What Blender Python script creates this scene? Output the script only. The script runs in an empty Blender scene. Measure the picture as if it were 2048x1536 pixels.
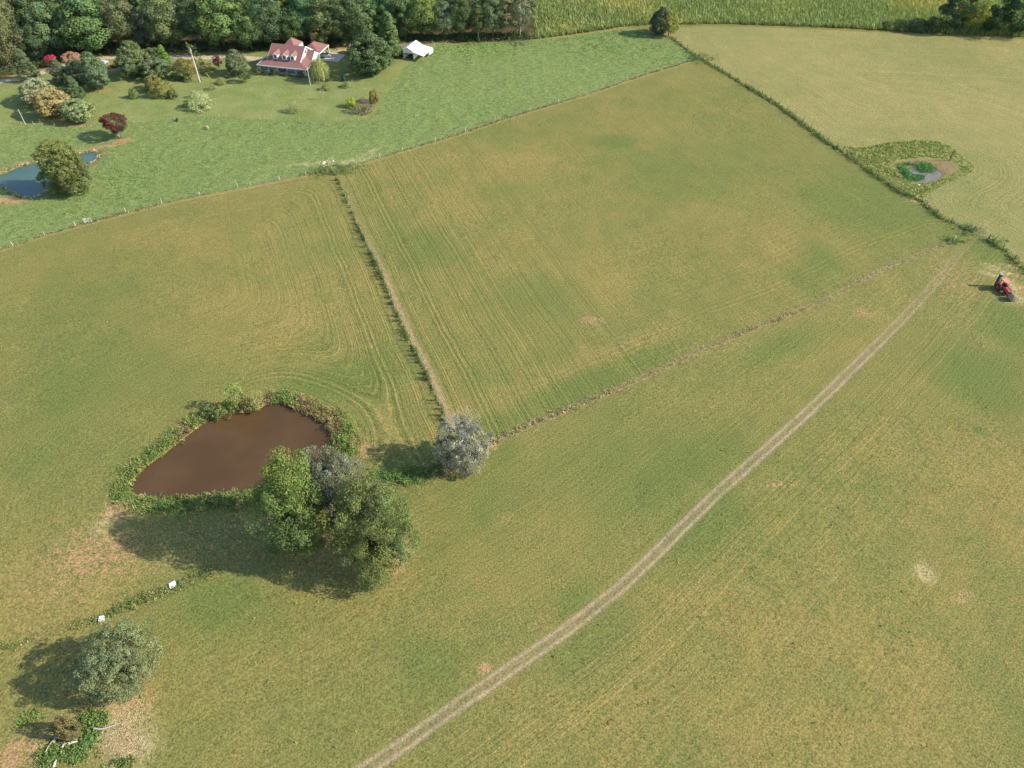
import bpy, math, random
import numpy as np
from mathutils import Vector, Matrix

scene = bpy.context.scene
COL = scene.collection
# ------------------------------------------------------------------ camera, sky, sun, exposure
CAM_H, FPX, PITCH = 95.0, 1462.0, math.radians(45)
cam_d = bpy.data.cameras.new('camera')
cam_d.sensor_width = 36.0
cam_d.lens = 36.0 * FPX / 2048
cam_d.clip_start = 1.0
cam_d.clip_end = 8000
cam = bpy.data.objects.new('camera', cam_d)
cam.location = (0, 0, CAM_H)
cam.rotation_euler = (math.radians(90) - PITCH, 0, 0)
COL.objects.link(cam)
scene.camera = cam

SUN_EL, SUN_AZ = math.radians(32), math.radians(-4)      # azimuth measured from +X
world = bpy.data.worlds.new('World')
scene.world = world
world.use_nodes = True
wn = world.node_tree.nodes
sky = wn.new('ShaderNodeTexSky')
sky.sky_type = 'NISHITA'
sky.sun_disc = False
sky.sun_elevation = SUN_EL
sky.sun_rotation = math.radians(90) - SUN_AZ
sky.altitude = 300
wn['Background'].inputs[1].default_value = 0.15
world.node_tree.links.new(sky.outputs[0], wn['Background'].inputs[0])
sun_d = bpy.data.lights.new('sun', 'SUN')
sun_d.energy = 4.4
sun_d.angle = math.radians(0.55)
sun_d.color = (1.0, 0.92, 0.76)
sun = bpy.data.objects.new('sun', sun_d)
S = Vector((math.cos(SUN_EL) * math.cos(SUN_AZ), math.cos(SUN_EL) * math.sin(SUN_AZ), math.sin(SUN_EL)))
sun.rotation_euler = S.to_track_quat('Z', 'Y').to_euler()
sun.location = (200, 0, 200)
COL.objects.link(sun)
scene.view_settings.view_transform = 'Standard'
scene.view_settings.look = 'None'
scene.view_settings.gamma = 1.0
scene.view_settings.exposure = 0.87
scene.view_settings.use_curve_mapping = False
scene.cycles.use_denoising = True
scene.cycles.max_bounces = 5
scene.cycles.diffuse_bounces = 3
scene.cycles.transparent_max_bounces = 4

# ------------------------------------------------------------------ survey helpers: photo point -> place on the ground
CP, SP = math.cos(PITCH), math.sin(PITCH)
def G(px, py, z=0.0):
    u, v = (px - 1024) / FPX, (768 - py) / FPX
    t = (CAM_H - z) / (SP - v * CP)
    return (u * t, (CP + v * SP) * t)
def to_px(x, y, z):
    dep = y * CP - (z - CAM_H) * SP
    return 1024 + FPX * x / dep, 768 - FPX * (y * SP + (z - CAM_H) * CP) / dep
def mpp(px, py):
    x, y = G(px, py)
    return (y * CP + CAM_H * SP) / FPX
def hgt(x, y, ty):
    lo, hi = 0.0, 60.0
    for _ in range(40):
        m = (lo + hi) / 2
        if to_px(x, y, m)[1] > ty: lo = m
        else: hi = m
    return max(lo, 0.3)
def GL(pts, z=0.0): return np.array([G(a, b, z) for a, b in pts])

# ------------------------------------------------------------------ numeric helpers
def seg_dist(P, line, closed=False):
    """distance to a polyline and signed side (left positive)"""
    L = np.vstack([line, line[:1]]) if closed else line
    best = np.full(len(P), 1e9); side = np.ones(len(P)); along = np.zeros(len(P)); acc = 0.0
    for a, b in zip(L[:-1], L[1:]):
        d = b - a; n = np.hypot(*d) + 1e-9
        t = np.clip(((P - a) @ d) / n**2, 0, 1)
        q = P - (a + t[:, None] * d)
        r = np.hypot(q[:, 0], q[:, 1])
        m = r < best
        best = np.where(m, r, best)
        side = np.where(m, np.sign(d[0] * q[:, 1] - d[1] * q[:, 0]), side)
        along = np.where(m, acc + t * n, along)
        acc += n
    return best, side, along
def inside(P, poly):
    x, y = P[:, 0], P[:, 1]
    c = np.zeros(len(P), bool)
    j = len(poly) - 1
    for i in range(len(poly)):
        xi, yi = poly[i]; xj, yj = poly[j]
        m = ((yi > y) != (yj > y)) & (x < (xj - xi) * (y - yi) / (yj - yi + 1e-12) + xi)
        c ^= m
        j = i
    return c
def sdf(P, poly):
    """positive inside"""
    d, _, _ = seg_dist(P, poly, True)
    return np.where(inside(P, poly), d, -d)
def vnoise(P, scale, seed=0):
    q = P * scale
    i = np.floor(q).astype(np.int64); f = q - i
    f = f * f * (3 - 2 * f)
    def h(a, b):
        n = (a * 374761393 + b * 668265263 + seed * 1442695041) & 0x7fffffff
        n = ((n ^ (n >> 13)) * 1274126177) & 0x7fffffff
        return ((n ^ (n >> 16)) & 0xffff) / 65535.0
    a, b = i[:, 0], i[:, 1]
    return ((h(a, b) * (1 - f[:, 0]) + h(a + 1, b) * f[:, 0]) * (1 - f[:, 1])
            + (h(a, b + 1) * (1 - f[:, 0]) + h(a + 1, b + 1) * f[:, 0]) * f[:, 1])
def smooth(pts, n=4):
    """Catmull-Rom resample of an open polyline"""
    p = np.asarray(pts, float); q = np.vstack([2 * p[0] - p[1], p, 2 * p[-1] - p[-2]]); out = []
    for k in range(1, len(q) - 2):
        for t in np.linspace(0, 1, n, endpoint=False):
            a, b, c, d = q[k - 1], q[k], q[k + 1], q[k + 2]
            out.append(0.5 * (2 * b + (c - a) * t + (2 * a - 5 * b + 4 * c - d) * t * t + (3 * b - a - 3 * c + d) * t**3))
    out.append(p[-1])
    return np.array(out)
def smooth_closed(pts, n=4):
    p = np.asarray(pts, float); m = len(p); out = []
    for k in range(m):
        a, b, c, d = p[k - 1], p[k], p[(k + 1) % m], p[(k + 2) % m]
        for t in np.linspace(0, 1, n, endpoint=False):
            out.append(0.5 * (2 * b + (c - a) * t + (2 * a - 5 * b + 4 * c - d) * t * t + (3 * b - a - 3 * c + d) * t**3))
    return np.array(out)

# ------------------------------------------------------------------ object helpers
def mesh_np(name, V, Fc, cols=None, mat=None, smooth_sh=False):
    me = bpy.data.meshes.new(name)
    V = np.asarray(V, np.float32); Fc = np.asarray(Fc, np.int32)
    n, k = Fc.shape
    me.vertices.add(len(V)); me.vertices.foreach_set('co', V.ravel())
    me.loops.add(n * k); me.loops.foreach_set('vertex_index', Fc.ravel())
    me.polygons.add(n)
    me.polygons.foreach_set('loop_start', np.arange(0, n * k, k, dtype=np.int32))
    me.polygons.foreach_set('loop_total', np.full(n, k, np.int32))
    if smooth_sh: me.polygons.foreach_set('use_smooth', np.ones(n, bool))
    if cols is not None:
        a = me.attributes.new('Col', 'FLOAT_COLOR', 'POINT')
        c = np.ones((len(V), 4), np.float32); c[:, :3] = cols
        a.data.foreach_set('color', c.ravel())
    if mat: me.materials.append(mat)
    me.update(calc_edges=True)
    return me
def link(name, me, parent=None):
    o = bpy.data.objects.new(name, me); COL.objects.link(o)
    if parent: o.parent = parent
    return o
def tag(o, label, cat, group=None):
    o['label'] = label; o['category'] = cat
    if group: o['group'] = group
    return o
def empty(name, loc, rz=0.0, label=None, cat=None, group=None, scale=None):
    o = bpy.data.objects.new(name, None); COL.objects.link(o)
    o.empty_display_size = 0.3
    o.location = loc; o.rotation_euler = (0, 0, rz)
    if scale: o.scale = scale
    if label: tag(o, label, cat, group)
    return o
class MB:
    """collects shapes into one mesh"""
    def __init__(s): s.V = []; s.F = []
    def add(s, V, F):
        b = len(s.V); s.V += [tuple(v) for v in V]; s.F += [tuple(b + i for i in f) for f in F]; return s
    def box(s, c, d, rz=0.0, rx=0.0, ry=0.0, taper=1.0):
        M = Matrix.Rotation(rz, 3, 'Z') @ Matrix.Rotation(ry, 3, 'Y') @ Matrix.Rotation(rx, 3, 'X')
        V = []
        for z in (-.5, .5):
            k = taper if z > 0 else 1
            for x, y in ((-.5, -.5), (.5, -.5), (.5, .5), (-.5, .5)):
                V.append(Vector(c) + M @ Vector((x * d[0] * k, y * d[1] * k, z * d[2])))
        return s.add(V, [(3, 2, 1, 0), (4, 5, 6, 7), (0, 1, 5, 4), (1, 2, 6, 5), (2, 3, 7, 6), (3, 0, 4, 7)])
    def b2(s, x0, x1, y0, y1, z0, z1):
        return s.box(((x0 + x1) / 2, (y0 + y1) / 2, (z0 + z1) / 2), (x1 - x0, y1 - y0, z1 - z0))
    def tube(s, pts, rad, n=6, cap=True):
        pts = [Vector(p) for p in pts]; rings = []
        V = []; F = []
        up = Vector((0.13, 0.37, 0.92))
        for i, p in enumerate(pts):
            t = (pts[min(i + 1, len(pts) - 1)] - pts[max(i - 1, 0)]).normalized()
            a = t.cross(up)
            if a.length < 1e-3: a = t.cross(Vector((1, 0, 0)))
            a.normalize(); b = t.cross(a)
            r = rad[i] if hasattr(rad, '__len__') else rad
            for k in range(n):
                w = 2 * math.pi * k / n
                V.append(p + a * (math.cos(w) * r) + b * (math.sin(w) * r))
        for i in range(len(pts) - 1):
            for k in range(n):
                F.append((i * n + k, i * n + (k + 1) % n, (i + 1) * n + (k + 1) % n, (i + 1) * n + k))
        if cap:
            F.append(tuple(range(n - 1, -1, -1))); F.append(tuple((len(pts) - 1) * n + k for k in range(n)))
        return s.add(V, F)
    def slab(s, pts, th=0.12):
        """a polygon given thickness downwards along its normal"""
        P = [Vector(p) for p in pts]
        nn = (P[1] - P[0]).cross(P[2] - P[0]).normalized()
        if nn.z < 0: nn = -nn; P = P[::-1]
        Q = [p - nn * th for p in P]; n = len(P)
        F = [tuple(range(n)), tuple(range(2 * n - 1, n - 1, -1))]
        for i in range(n): F.append((i, n + i, n + (i + 1) % n, (i + 1) % n))
        return s.add(P + Q, F)
    def build(s, name, mat, parent=None, smooth_sh=False):
        me = bpy.data.meshes.new(name); me.from_pydata(s.V, [], s.F); me.materials.append(mat)
        if smooth_sh:
            me.polygons.foreach_set('use_smooth', np.ones(len(me.polygons), bool))
        me.update()
        return link(name, me, parent)
    def bevel(s, name, mat, parent=None, w=0.03):
        o = s.build(name, mat, parent)
        m = o.modifiers.new('bevel', 'BEVEL'); m.width = w; m.segments = 2
        return o

# ------------------------------------------------------------------ materials
class NT:
    def __init__(s, name):
        s.m = bpy.data.materials.new(name); s.m.use_nodes = True
        s.t = s.m.node_tree; s.n = s.t.nodes
        s.bsdf = s.n['Principled BSDF']; s.out = s.n['Material Output']
    def _in(s, sock, v):
        if isinstance(v, bpy.types.NodeSocket): s.t.links.new(v, sock)
        elif v is not None:
            if sock.type == 'RGBA' and len(v) == 3: v = (*v, 1)
            sock.default_value = v
    def math(s, op, a, b=None, c=None, clamp=False):
        n = s.n.new('ShaderNodeMath'); n.operation = op; n.use_clamp = clamp
        for i, v in enumerate((a, b, c)):
            if v is not None: s._in(n.inputs[i], v)
        return n.outputs[0]
    def mix(s, f, a, b, mode='MIX'):
        n = s.n.new('ShaderNodeMix'); n.data_type = 'RGBA'; n.blend_type = mode; n.clamp_factor = True
        s._in(n.inputs[0], f); s._in(n.inputs[6], a); s._in(n.inputs[7], b)
        return n.outputs[2]
    def noise(s, scale, detail=3, vec=None, rough=0.55, dim='3D', w=None):
        n = s.n.new('ShaderNodeTexNoise'); n.noise_dimensions = dim
        n.inputs['Scale'].default_value = scale; n.inputs['Detail'].default_value = detail
        n.inputs['Roughness'].default_value = rough
        if vec is not None and dim != '1D': s._in(n.inputs['Vector'], vec)
        if w is not None: s._in(n.inputs['W'], w)
        return n.outputs[0]
    def ramp(s, v, lo, hi):
        n = s.n.new('ShaderNodeMapRange'); n.interpolation_type = 'SMOOTHSTEP'
        s._in(n.inputs[0], v); n.inputs[1].default_value = lo; n.inputs[2].default_value = hi
        return n.outputs[0]
    def attr(s, name):
        n = s.n.new('ShaderNodeAttribute'); n.attribute_name = name; return n
    def attr3(s, name):
        n = s.attr(name); x = s.n.new('ShaderNodeSeparateXYZ'); s.t.links.new(n.outputs['Vector'], x.inputs[0])
        return x.outputs[0], x.outputs[1], x.outputs[2]
    def pos(s):
        return s.n.new('ShaderNodeNewGeometry').outputs['Position']
    def bump(s, h, strength=0.5, dist=0.1):
        n = s.n.new('ShaderNodeBump'); n.inputs['Strength'].default_value = strength
        n.inputs['Distance'].default_value = dist; s._in(n.inputs['Height'], h)
        return n.outputs[0]
    def set(s, color=None, rough=None, normal=None, metal=None, spec=None):
        if color is not None: s._in(s.bsdf.inputs['Base Color'], color)
        if rough is not None: s._in(s.bsdf.inputs['Roughness'], rough)
        if metal is not None: s._in(s.bsdf.inputs['Metallic'], metal)
        if spec is not None: s._in(s.bsdf.inputs['Specular IOR Level'], spec)
        if normal is not None: s._in(s.bsdf.inputs['Normal'], normal)
        return s.m
def simple(name, c, rough=0.7, var=0.18, scale=6.0, metal=0.0, spec=0.3, bump=0.0):
    t = NT(name); tc = t.n.new('ShaderNodeTexCoord').outputs['Object']
    n = t.noise(scale, 4, tc)
    k = t.math('MULTIPLY_ADD', n, 2 * var, 1 - var)
    col = t.mix(1.0, c, (1, 1, 1), 'MULTIPLY')
    mul = t.n.new('ShaderNodeVectorMath'); mul.operation = 'SCALE'
    t.t.links.new(col, mul.inputs[0]); t.t.links.new(k, mul.inputs['Scale'])
    return t.set(mul.outputs[0], rough, t.bump(n, bump, 0.05) if bump else None, metal, spec)
def leaf_material(name, use_obj=True, gain=1.75):
    t = NT(name)
    c = t.attr('Col').outputs['Color']
    if use_obj:
        c = t.mix(1.0, c, t.n.new('ShaderNodeObjectInfo').outputs['Color'], 'MULTIPLY')
    c = t.mix(1.0, c, (gain, gain, gain), 'MULTIPLY')
    d = t.n.new('ShaderNodeBsdfDiffuse'); tr = t.n.new('ShaderNodeBsdfTranslucent'); mx = t.n.new('ShaderNodeMixShader')
    t._in(d.inputs[0], c); t._in(tr.inputs[0], t.mix(1.0, c, (1.05, 1.15, 0.6), 'MULTIPLY'))
    mx.inputs[0].default_value = 0.28
    t.t.links.new(d.outputs[0], mx.inputs[1]); t.t.links.new(tr.outputs[0], mx.inputs[2])
    t.t.links.new(mx.outputs[0], t.out.inputs[0])
    t.n.remove(t.bsdf)
    return t.m
M = {}
M['leaf'] = leaf_material('leaf')
M['blade'] = leaf_material('blade', False, 1.75)
M['bark'] = simple('bark', (0.12, 0.09, 0.065), 0.9, 0.35, 5, bump=0.4)
M['pale_bark'] = simple('pale_bark', (0.38, 0.35, 0.31), 0.85, 0.25, 5)
M['post_wood'] = simple('post_wood', (0.36, 0.32, 0.26), 0.85, 0.3, 4)
M['pale_post'] = simple('pale_post', (0.50, 0.48, 0.41), 0.8, 0.15, 4)
M['dark_post'] = simple('dark_post', (0.09, 0.075, 0.06), 0.85, 0.3, 4)
M['wire'] = simple('wire', (0.30, 0.33, 0.31), 0.5, 0.1, 3, metal=0.3)
M['white'] = simple('white_paint', (0.80, 0.79, 0.76), 0.55, 0.05, 2)
M['white_metal'] = simple('white_metal', (0.82, 0.82, 0.82), 0.45, 0.06, 1.5, spec=0.4)
M['grey_paint'] = simple('grey_paint', (0.38, 0.37, 0.36), 0.7, 0.1, 2)
M['rust_roof'] = simple('rust_roof', (0.30, 0.19, 0.13), 0.75, 0.35, 1.6)
M['black'] = simple('black_rubber', (0.022, 0.022, 0.022), 0.75, 0.2, 6)
M['dark_metal'] = simple('dark_metal', (0.035, 0.036, 0.04), 0.5, 0.25, 5, metal=0.3)
M['red'] = simple('red_paint', (0.36, 0.045, 0.035), 0.45, 0.3, 3, spec=0.5)
M['faded_red'] = simple('faded_red', (0.62, 0.20, 0.17), 0.5, 0.12, 2)
M['glass'] = simple('window_glass', (0.025, 0.03, 0.035), 0.08, 0.1, 2, spec=0.6)
M['silver'] = simple('silver_paint', (0.55, 0.58, 0.58), 0.3, 0.05, 3, metal=0.5)
M['concrete'] = simple('concrete', (0.42, 0.40, 0.36), 0.9, 0.15, 2)
M['yellow'] = simple('yellow_plastic', (0.65, 0.46, 0.04), 0.5, 0.08, 3)
M['stone'] = simple('stone', (0.50, 0.45, 0.36), 0.9, 0.2, 2)
M['ash'] = simple('ash', (0.50, 0.48, 0.46), 0.95, 0.35, 2.5)
def roof_mat():
    t = NT('red_shingle'); tc = t.n.new('ShaderNodeTexCoord').outputs['Object']
    a = t.noise(9, 3, tc); b = t.noise(0.5, 3, tc)
    w = t.n.new('ShaderNodeTexWave'); w.wave_type = 'BANDS'; w.bands_direction = 'Z'; w.inputs['Scale'].default_value = 2.2
    w.inputs['Distortion'].default_value = 0.6; t.t.links.new(tc, w.inputs['Vector'])
    f = t.math('ADD', t.math('MULTIPLY', a, 0.6), t.math('MULTIPLY', b, 0.5))
    c = t.mix(f, (0.165, 0.072, 0.064), (0.255, 0.128, 0.114))
    c = t.mix(t.math('MULTIPLY', w.outputs[1], 0.16), c, (0.10, 0.038, 0.035))
    return t.set(c, 0.85, t.bump(a, 0.3, 0.03))
M['roof'] = roof_mat()
def hay_mat():
    t = NT('hay'); tc = t.n.new('ShaderNodeTexCoord').outputs['Object']
    a = t.noise(14, 4, tc); b = t.noise(2, 3, tc)
    c = t.mix(a, (0.10, 0.08, 0.045), (0.40, 0.34, 0.20)); c = t.mix(t.math('MULTIPLY', b, 0.5), c, (0.24, 0.22, 0.16))
    return t.set(c, 0.95, t.bump(a, 0.8, 0.06))
M['hay'] = hay_mat()
# ------------------------------------------------------------------ lines and regions of the place
F1 = [(-260, 560), (-120, 530), (0, 499), (80, 473), (152, 452), (240, 428), (324, 408), (400, 391), (480, 378), (560, 361), (630, 347), (663, 343), (714, 330), (760, 316), (806, 302), (871, 283), (931, 264), (997, 241), (1060, 222), (1117, 206), (1173, 190), (1255, 161), (1317, 141), (1395, 118)]
F2 = [(668, 347), (683, 375), (694, 402), (714, 447), (735, 492), (756, 534), (788, 612), (816, 675), (851, 742), (886, 826), (912, 885)]
F3 = [(1340, 74), (1368, 95), (1396, 115), (1440, 140), (1559, 212), (1648, 279), (1712, 324), (1737, 342), (1810, 390), (1839, 401), (1879, 435), (1944, 464)]
F3b = [(1976, 481), (2012, 504), (2048, 540), (2120, 610), (2200, 700)]
F4 = [(950, 897), (980, 886), (1060, 850), (1130, 822), (1200, 793), (1330, 735), (1480, 668), (1560, 637), (1640, 605), (1780, 532), (1905, 484)]
DITCH = [(890, 935), (800, 965), (700, 1000), (560, 1080), (430, 1142), (346, 1175), (270, 1205), (200, 1238), (100, 1268), (0, 1295), (-120, 1330)]
TRACK = [(560, 1650), (735, 1536), (860, 1450), (1000, 1352), (1120, 1268), (1235, 1180), (1320, 1098), (1415, 1005), (1520, 910), (1625, 815), (1700, 742), (1765, 678), (1830, 612), (1880, 556), (1920, 505), (1955, 470), (1990, 440)]
DRIVE = [(-120, 185), (0, 164), (46, 156), (107, 139), (160, 124), (210, 116), (244, 114), (300, 112), (381, 115), (410, 116), (454, 112), (500, 116), (529, 117), (560, 110), (600, 106), (640, 106), (668, 108)]
POND1 = [(261, 970), (284, 938), (322, 911), (368, 875), (410, 844), (448, 828), (502, 823), (544, 805), (590, 817), (632, 836), (656, 863), (664, 896), (652, 930), (610, 960), (528, 974), (469, 982), (400, 990), (343, 997), (309, 995), (271, 984)]
POND2 = [(-60, 356), (0, 347), (35, 333), (77, 322), (120, 313), (159, 306), (178, 303), (193, 303), (195, 315), (174, 331), (135, 352), (100, 375), (82, 387), (58, 394), (28, 386), (0, 372), (-50, 366)]
POND3 = [(1812, 344), (1833, 334), (1856, 333), (1880, 343), (1884, 350), (1870, 359), (1845, 363), (1822, 359)]
MARSH = [(1690, 295), (1720, 296), (1760, 290), (1800, 284), (1840, 281), (1870, 283), (1897, 293), (1925, 313), (1945, 331), (1940, 346), (1905, 362), (1870, 378), (1845, 395), (1810, 388), (1760, 355), (1715, 324)]
MUD = [(1785, 327), (1815, 318), (1860, 316), (1900, 322), (1916, 334), (1900, 350), (1870, 362), (1835, 366), (1800, 352)]
pF1, pF2, pF3, pF3b, pF4, pDITCH = [GL(l) for l in (F1, F2, F3, F3b, F4, DITCH)]
pTRACK, pDRIVE = smooth(GL(TRACK)), smooth(GL(DRIVE))
pP1, pP2, pP3 = smooth_closed(GL(POND1)), smooth_closed(GL(POND2)), smooth_closed(GL(POND3))
pMARSH, pMUD = smooth_closed(GL(MARSH)), smooth_closed(GL(MUD))
CORNEDGE = [(1067, 80), (1129, 72), (1200, 62), (1246, 54), (1300, 51), (1345, 52), (1440, 49), (1600, 54), (1700, 58), (1850, 66), (2048, 76), (2300, 84)]
pPAST = GL(F1 + [(1368, 95), (1338, 72), (1246, 56), (1129, 73), (1067, 80), (900, 88), (800, 84), (700, 96), (440, 106), (200, 113), (100, 138), (0, 160), (-300, 185)])
pMID = GL(F1[11:] + F3[3:] + F4[::-1] + [(886, 826)] + F2[1:9][::-1])
pTAN = GL(F3 + [(1955, 468)] + F3b + [(2600, 900), (2600, 100), (2300, 86), (2048, 78), (1850, 68), (1600, 57), (1440, 52), (1360, 54)])
pCORN = GL(CORNEDGE + [(2300, -150), (1062, -150)])
pWOOD = GL([(-300, 185), (0, 156), (90, 136), (190, 112), (300, 107), (440, 103), (600, 98), (700, 95), (790, 84), (900, 86), (1000, 84), (1064, 80), (1062, -150), (-400, -150)])
pLAWN = GL([(-100, 255), (44, 252), (110, 252), (268, 247), (350, 240), (415, 237), (454, 236), (560, 240), (640, 243), (733, 241), (760, 215), (790, 165), (815, 130), (860, 118), (840, 80), (700, 95), (440, 103), (200, 113), (90, 136), (0, 156), (-100, 170)])
pLEFT = GL([(-260, 560)] + F1[1:12] + F2 + DITCH + [(-300, 1400)])

# ------------------------------------------------------------------ the ground: one graded sheet, cut into its fields
gx = np.arange(-252.0, 252.1, 0.8)
gy = [4.0]
while gy[-1] < 372: gy.append(gy[-1] + 0.55 + 0.0013 * gy[-1])
gy = np.array(gy)
XX, YY = np.meshgrid(gx, gy)
P = np.column_stack([XX.ravel(), YY.ravel()])
NX, NY = len(gx), len(gy)
sdP, sdT, sdM = sdf(P, pPAST), sdf(P, pTAN), sdf(P, pMID)
sdC, sdW, sdL = sdf(P, pCORN), sdf(P, pWOOD), sdf(P, pLAWN)
sp1, sp2, sp3 = sdf(P, pP1), sdf(P, pP2), sdf(P, pP3)
sMA, sMU = sdf(P, pMARSH), sdf(P, pMUD)
d2, s2, _ = seg_dist(P, pF2); d2 = d2 * s2          # + = left of the walk down the fence
d4, s4, a4 = seg_dist(P, pF4); d4 = d4 * s4
dT, sT, aT = seg_dist(P, pTRACK); dT = dT * sT
dD, sD, _ = seg_dist(P, pDRIVE); dD = dD * sD
d1, s1, _ = seg_dist(P, pF1)
d3 = np.minimum(seg_dist(P, pF3)[0], seg_dist(P, pF3b)[0])
dDi, _, _ = seg_dist(P, pDITCH)
inL = inside(P, pLEFT)
def smin(arrs, k=3.0):
    A = np.stack(arrs); m = A.min(0)
    return m - k * np.log(np.exp(-(A - m) / k).sum(0))
# mowing runs along the edges of each field
s_left = smin([np.maximum(-sp1, 0) * 0.95, np.abs(d2), d1 * 1.15])
s_mid = np.abs(d2)
s_tan = smin([d3 * 1.1, np.maximum(sdT, 0), np.maximum(-sMA, 0)])
s = np.where(inL, s_left, np.where(sdM > 0, s_mid, np.where(sdT > 0, s_tan, dT)))
amp = np.where(inL, np.exp(-np.maximum(-sp1, 0) / 15) * np.clip((P[:, 1] - 80) / 14, 0, 1) * np.clip((P[:, 0] + 56) / 24, 0, 1) * 1.05 + np.exp(-np.abs(d2) / 15) * 0.8 + 0.24,
      np.where(sdM > 0, np.exp(-(np.abs(d2) / 34)**2) * 0.8 + np.exp(-np.abs(d4) / 16) * 0.15 + 0.18,
      np.where(sdT > 0, 0.5, 0.30 + 0.5 * np.exp(-((dT + 7.5) / 5.0)**2))))
amp = np.clip(amp, 0, 1.1)
# coloured patches that the fields really have: (photo x, y, half width m, half depth m, strength, turn)
def blobs(L):
    out = np.zeros(len(P))
    for b in L:
        bx, by, rx, ry, k = b[:5]; a = math.radians(b[5]) if len(b) > 5 else 0.0
        c = np.array(G(bx, by)); q = P - c
        u = (q[:, 0] * math.cos(a) + q[:, 1] * math.sin(a)) / rx; v = (-q[:, 0] * math.sin(a) + q[:, 1] * math.cos(a)) / ry
        out = np.maximum(out, k * np.exp(-(u * u + v * v)**1.4)) if k > 0 else np.minimum(out, k * np.exp(-(u * u + v * v)))
    return out
green = blobs([(1640, 520, 5, 9, .9, -10), (1610, 560, 4, 7, .7), (1150, 775, 16, 3.2, 1.0, 27), (1000, 842, 9, 3, .9, 27), (1290, 715, 9, 3, .8, 28), (1560, 692, 12, 4, .9, 28),
               (1450, 590, 12, 8, .3), (1230, 285, 7, 5, .8), (820, 270, 9, 5, .4, 20), (1480, 300, 30, 30, .45), (1700, 400, 18, 25, .7), (1080, 590, 10, 9, .55), (860, 500, 9, 9, .6), (60, 930, 6, 5, .7), (120, 790, 14, 12, .4),
               (1960, 760, 9, 10, .9), (2010, 650, 6, 8, .7), (1985, 500, 5, 6, .9), (1350, 940, 16, 6, .7, 30), (1100, 960, 18, 7, .5, 20), (1140, 1205, 3, 2, .8, 35), (880, 1320, 6, 4, .5), (640, 770, 14, 5, .8, 20),
               (430, 1200, 9, 5, .7), (330, 1500, 8, 6, .4), (990, 905, 5, 4, .8), (1850, 560, 6, 10, .4), (1400, 1060, 10, 5, .8, 40), (1180, 1290, 10, 3, .6, 36), (790, 950, 6, 2.6, 1.1, 10), (1700, 1380, 4, 5, .5), (200, 640, 24, 16, .3), (330, 760, 22, 12, .3), (100, 880, 16, 12, .35), (1960, 862, 1.1, 1.2, 1.2), (100, 430, 30, 8, .2)])
dry = blobs([(600, 620, 8, 9, .7), (660, 600, 6, 5, .6), (1250, 690, 28, 4, .7, 28), (1000, 800, 14, 4, .6, 27), (960, 520, 14, 16, .5), (880, 420, 9, 9, .6), (1050, 320, 20, 10, .5), (1400, 520, 30, 24, .35), (1200, 560, 12, 9, .5), (1850, 1000, 26, 22, .5), (1700, 1250, 26, 16, .6), (1600, 1480, 20, 8, .65), (1150, 1420, 14, 8, .4),
             (120, 1200, 13, 9, .9), (200, 1120, 8, 5, 1.0), (30, 1250, 8, 5, .7), (250, 1400, 5, 3.5, .7), (720, 560, 2.0, 10, .3), (300, 480, 20, 6, .35), (900, 1200, 12, 6, .4), (1350, 250, 30, 16, .3), (20, 560, 12, 8, .3), (440, 640, 22, 9, .3), (1750, 600, 12, 8, .3)])
bare = blobs([(1183, 640, 2.6, 1.6, .75), (900, 312, 3.0, 2.0, .5), (1030, 290, 2.2, 1.4, .4), (970, 1335, 1.7, 1.0, .75, 40), (1550, 968, 2.4, .7, .8, 10), (1585, 966, 1.5, .5, .6), (1725, 628, 2.8, 1.8, .6), (1930, 1192, 1.9, 1.3, .65, 20), (1450, 1266, .7, .3, .8, -40),
              (1010, 1038, 1.5, 1.1, .45), (905, 938, 2.4, .9, .9, 15), (795, 1110, 2.3, 4.2, .95, -12), (720, 900, 4.5, 3.0, .6), (980, 892, 2.4, 1.3, .8, 20), (745, 880, 7, 2, .4), (250, 1400, 4.2, 2.2, .75), (190, 1110, 9, 6, .65), (130, 1170, 9, 5, .4), (330, 1130, 7, 3, .4), (240, 1020, 3.2, 3.0, .8), (1925, 905, 1.8, 1.4, .5),
              (150, 372, 3.4, 1.6, 1.0, 25), (5, 402, 8, 2.0, .9), (245, 282, 3.5, 1.3, 1.0, 8), (205, 294, 7, 1.2, .8, 25), (1330, 70, 4, 2.2, .9), (640, 1110, 7, 5, .5), (560, 1040, 9, 3.5, .5), (440, 1075, 14, 6, .45), (1900, 560, 7, 13, .45, -12), (1900, 640, 6, 6, .35), (1965, 690, 5, 4, .35), (620, 640, 7, 4, .3),
              (1845, 405, 5, 2, .75, -30), (790, 535 + 85, 1, 1, .2), (60, 1500, 2, 5, .6, 30), (20, 1520, 2, 4, .8), (840, 590, 3, 3, .3), (940, 460, 5, 5, .3), (1250, 690, 8, 2, .35, 28), (1040, 780, 5, 2, .3), (112, 238, 5, 2.2, .8), (160, 252, 5, 2, .7), (205, 182, 5, 2, .7), (280, 158, 5, 2, .5), (1075, 960, 3, 1.2, .25), (345, 198, 3, 1, .6), (1490, 690, 4, 1, .4), (870, 930, 3, 1.5, .5)])
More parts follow.
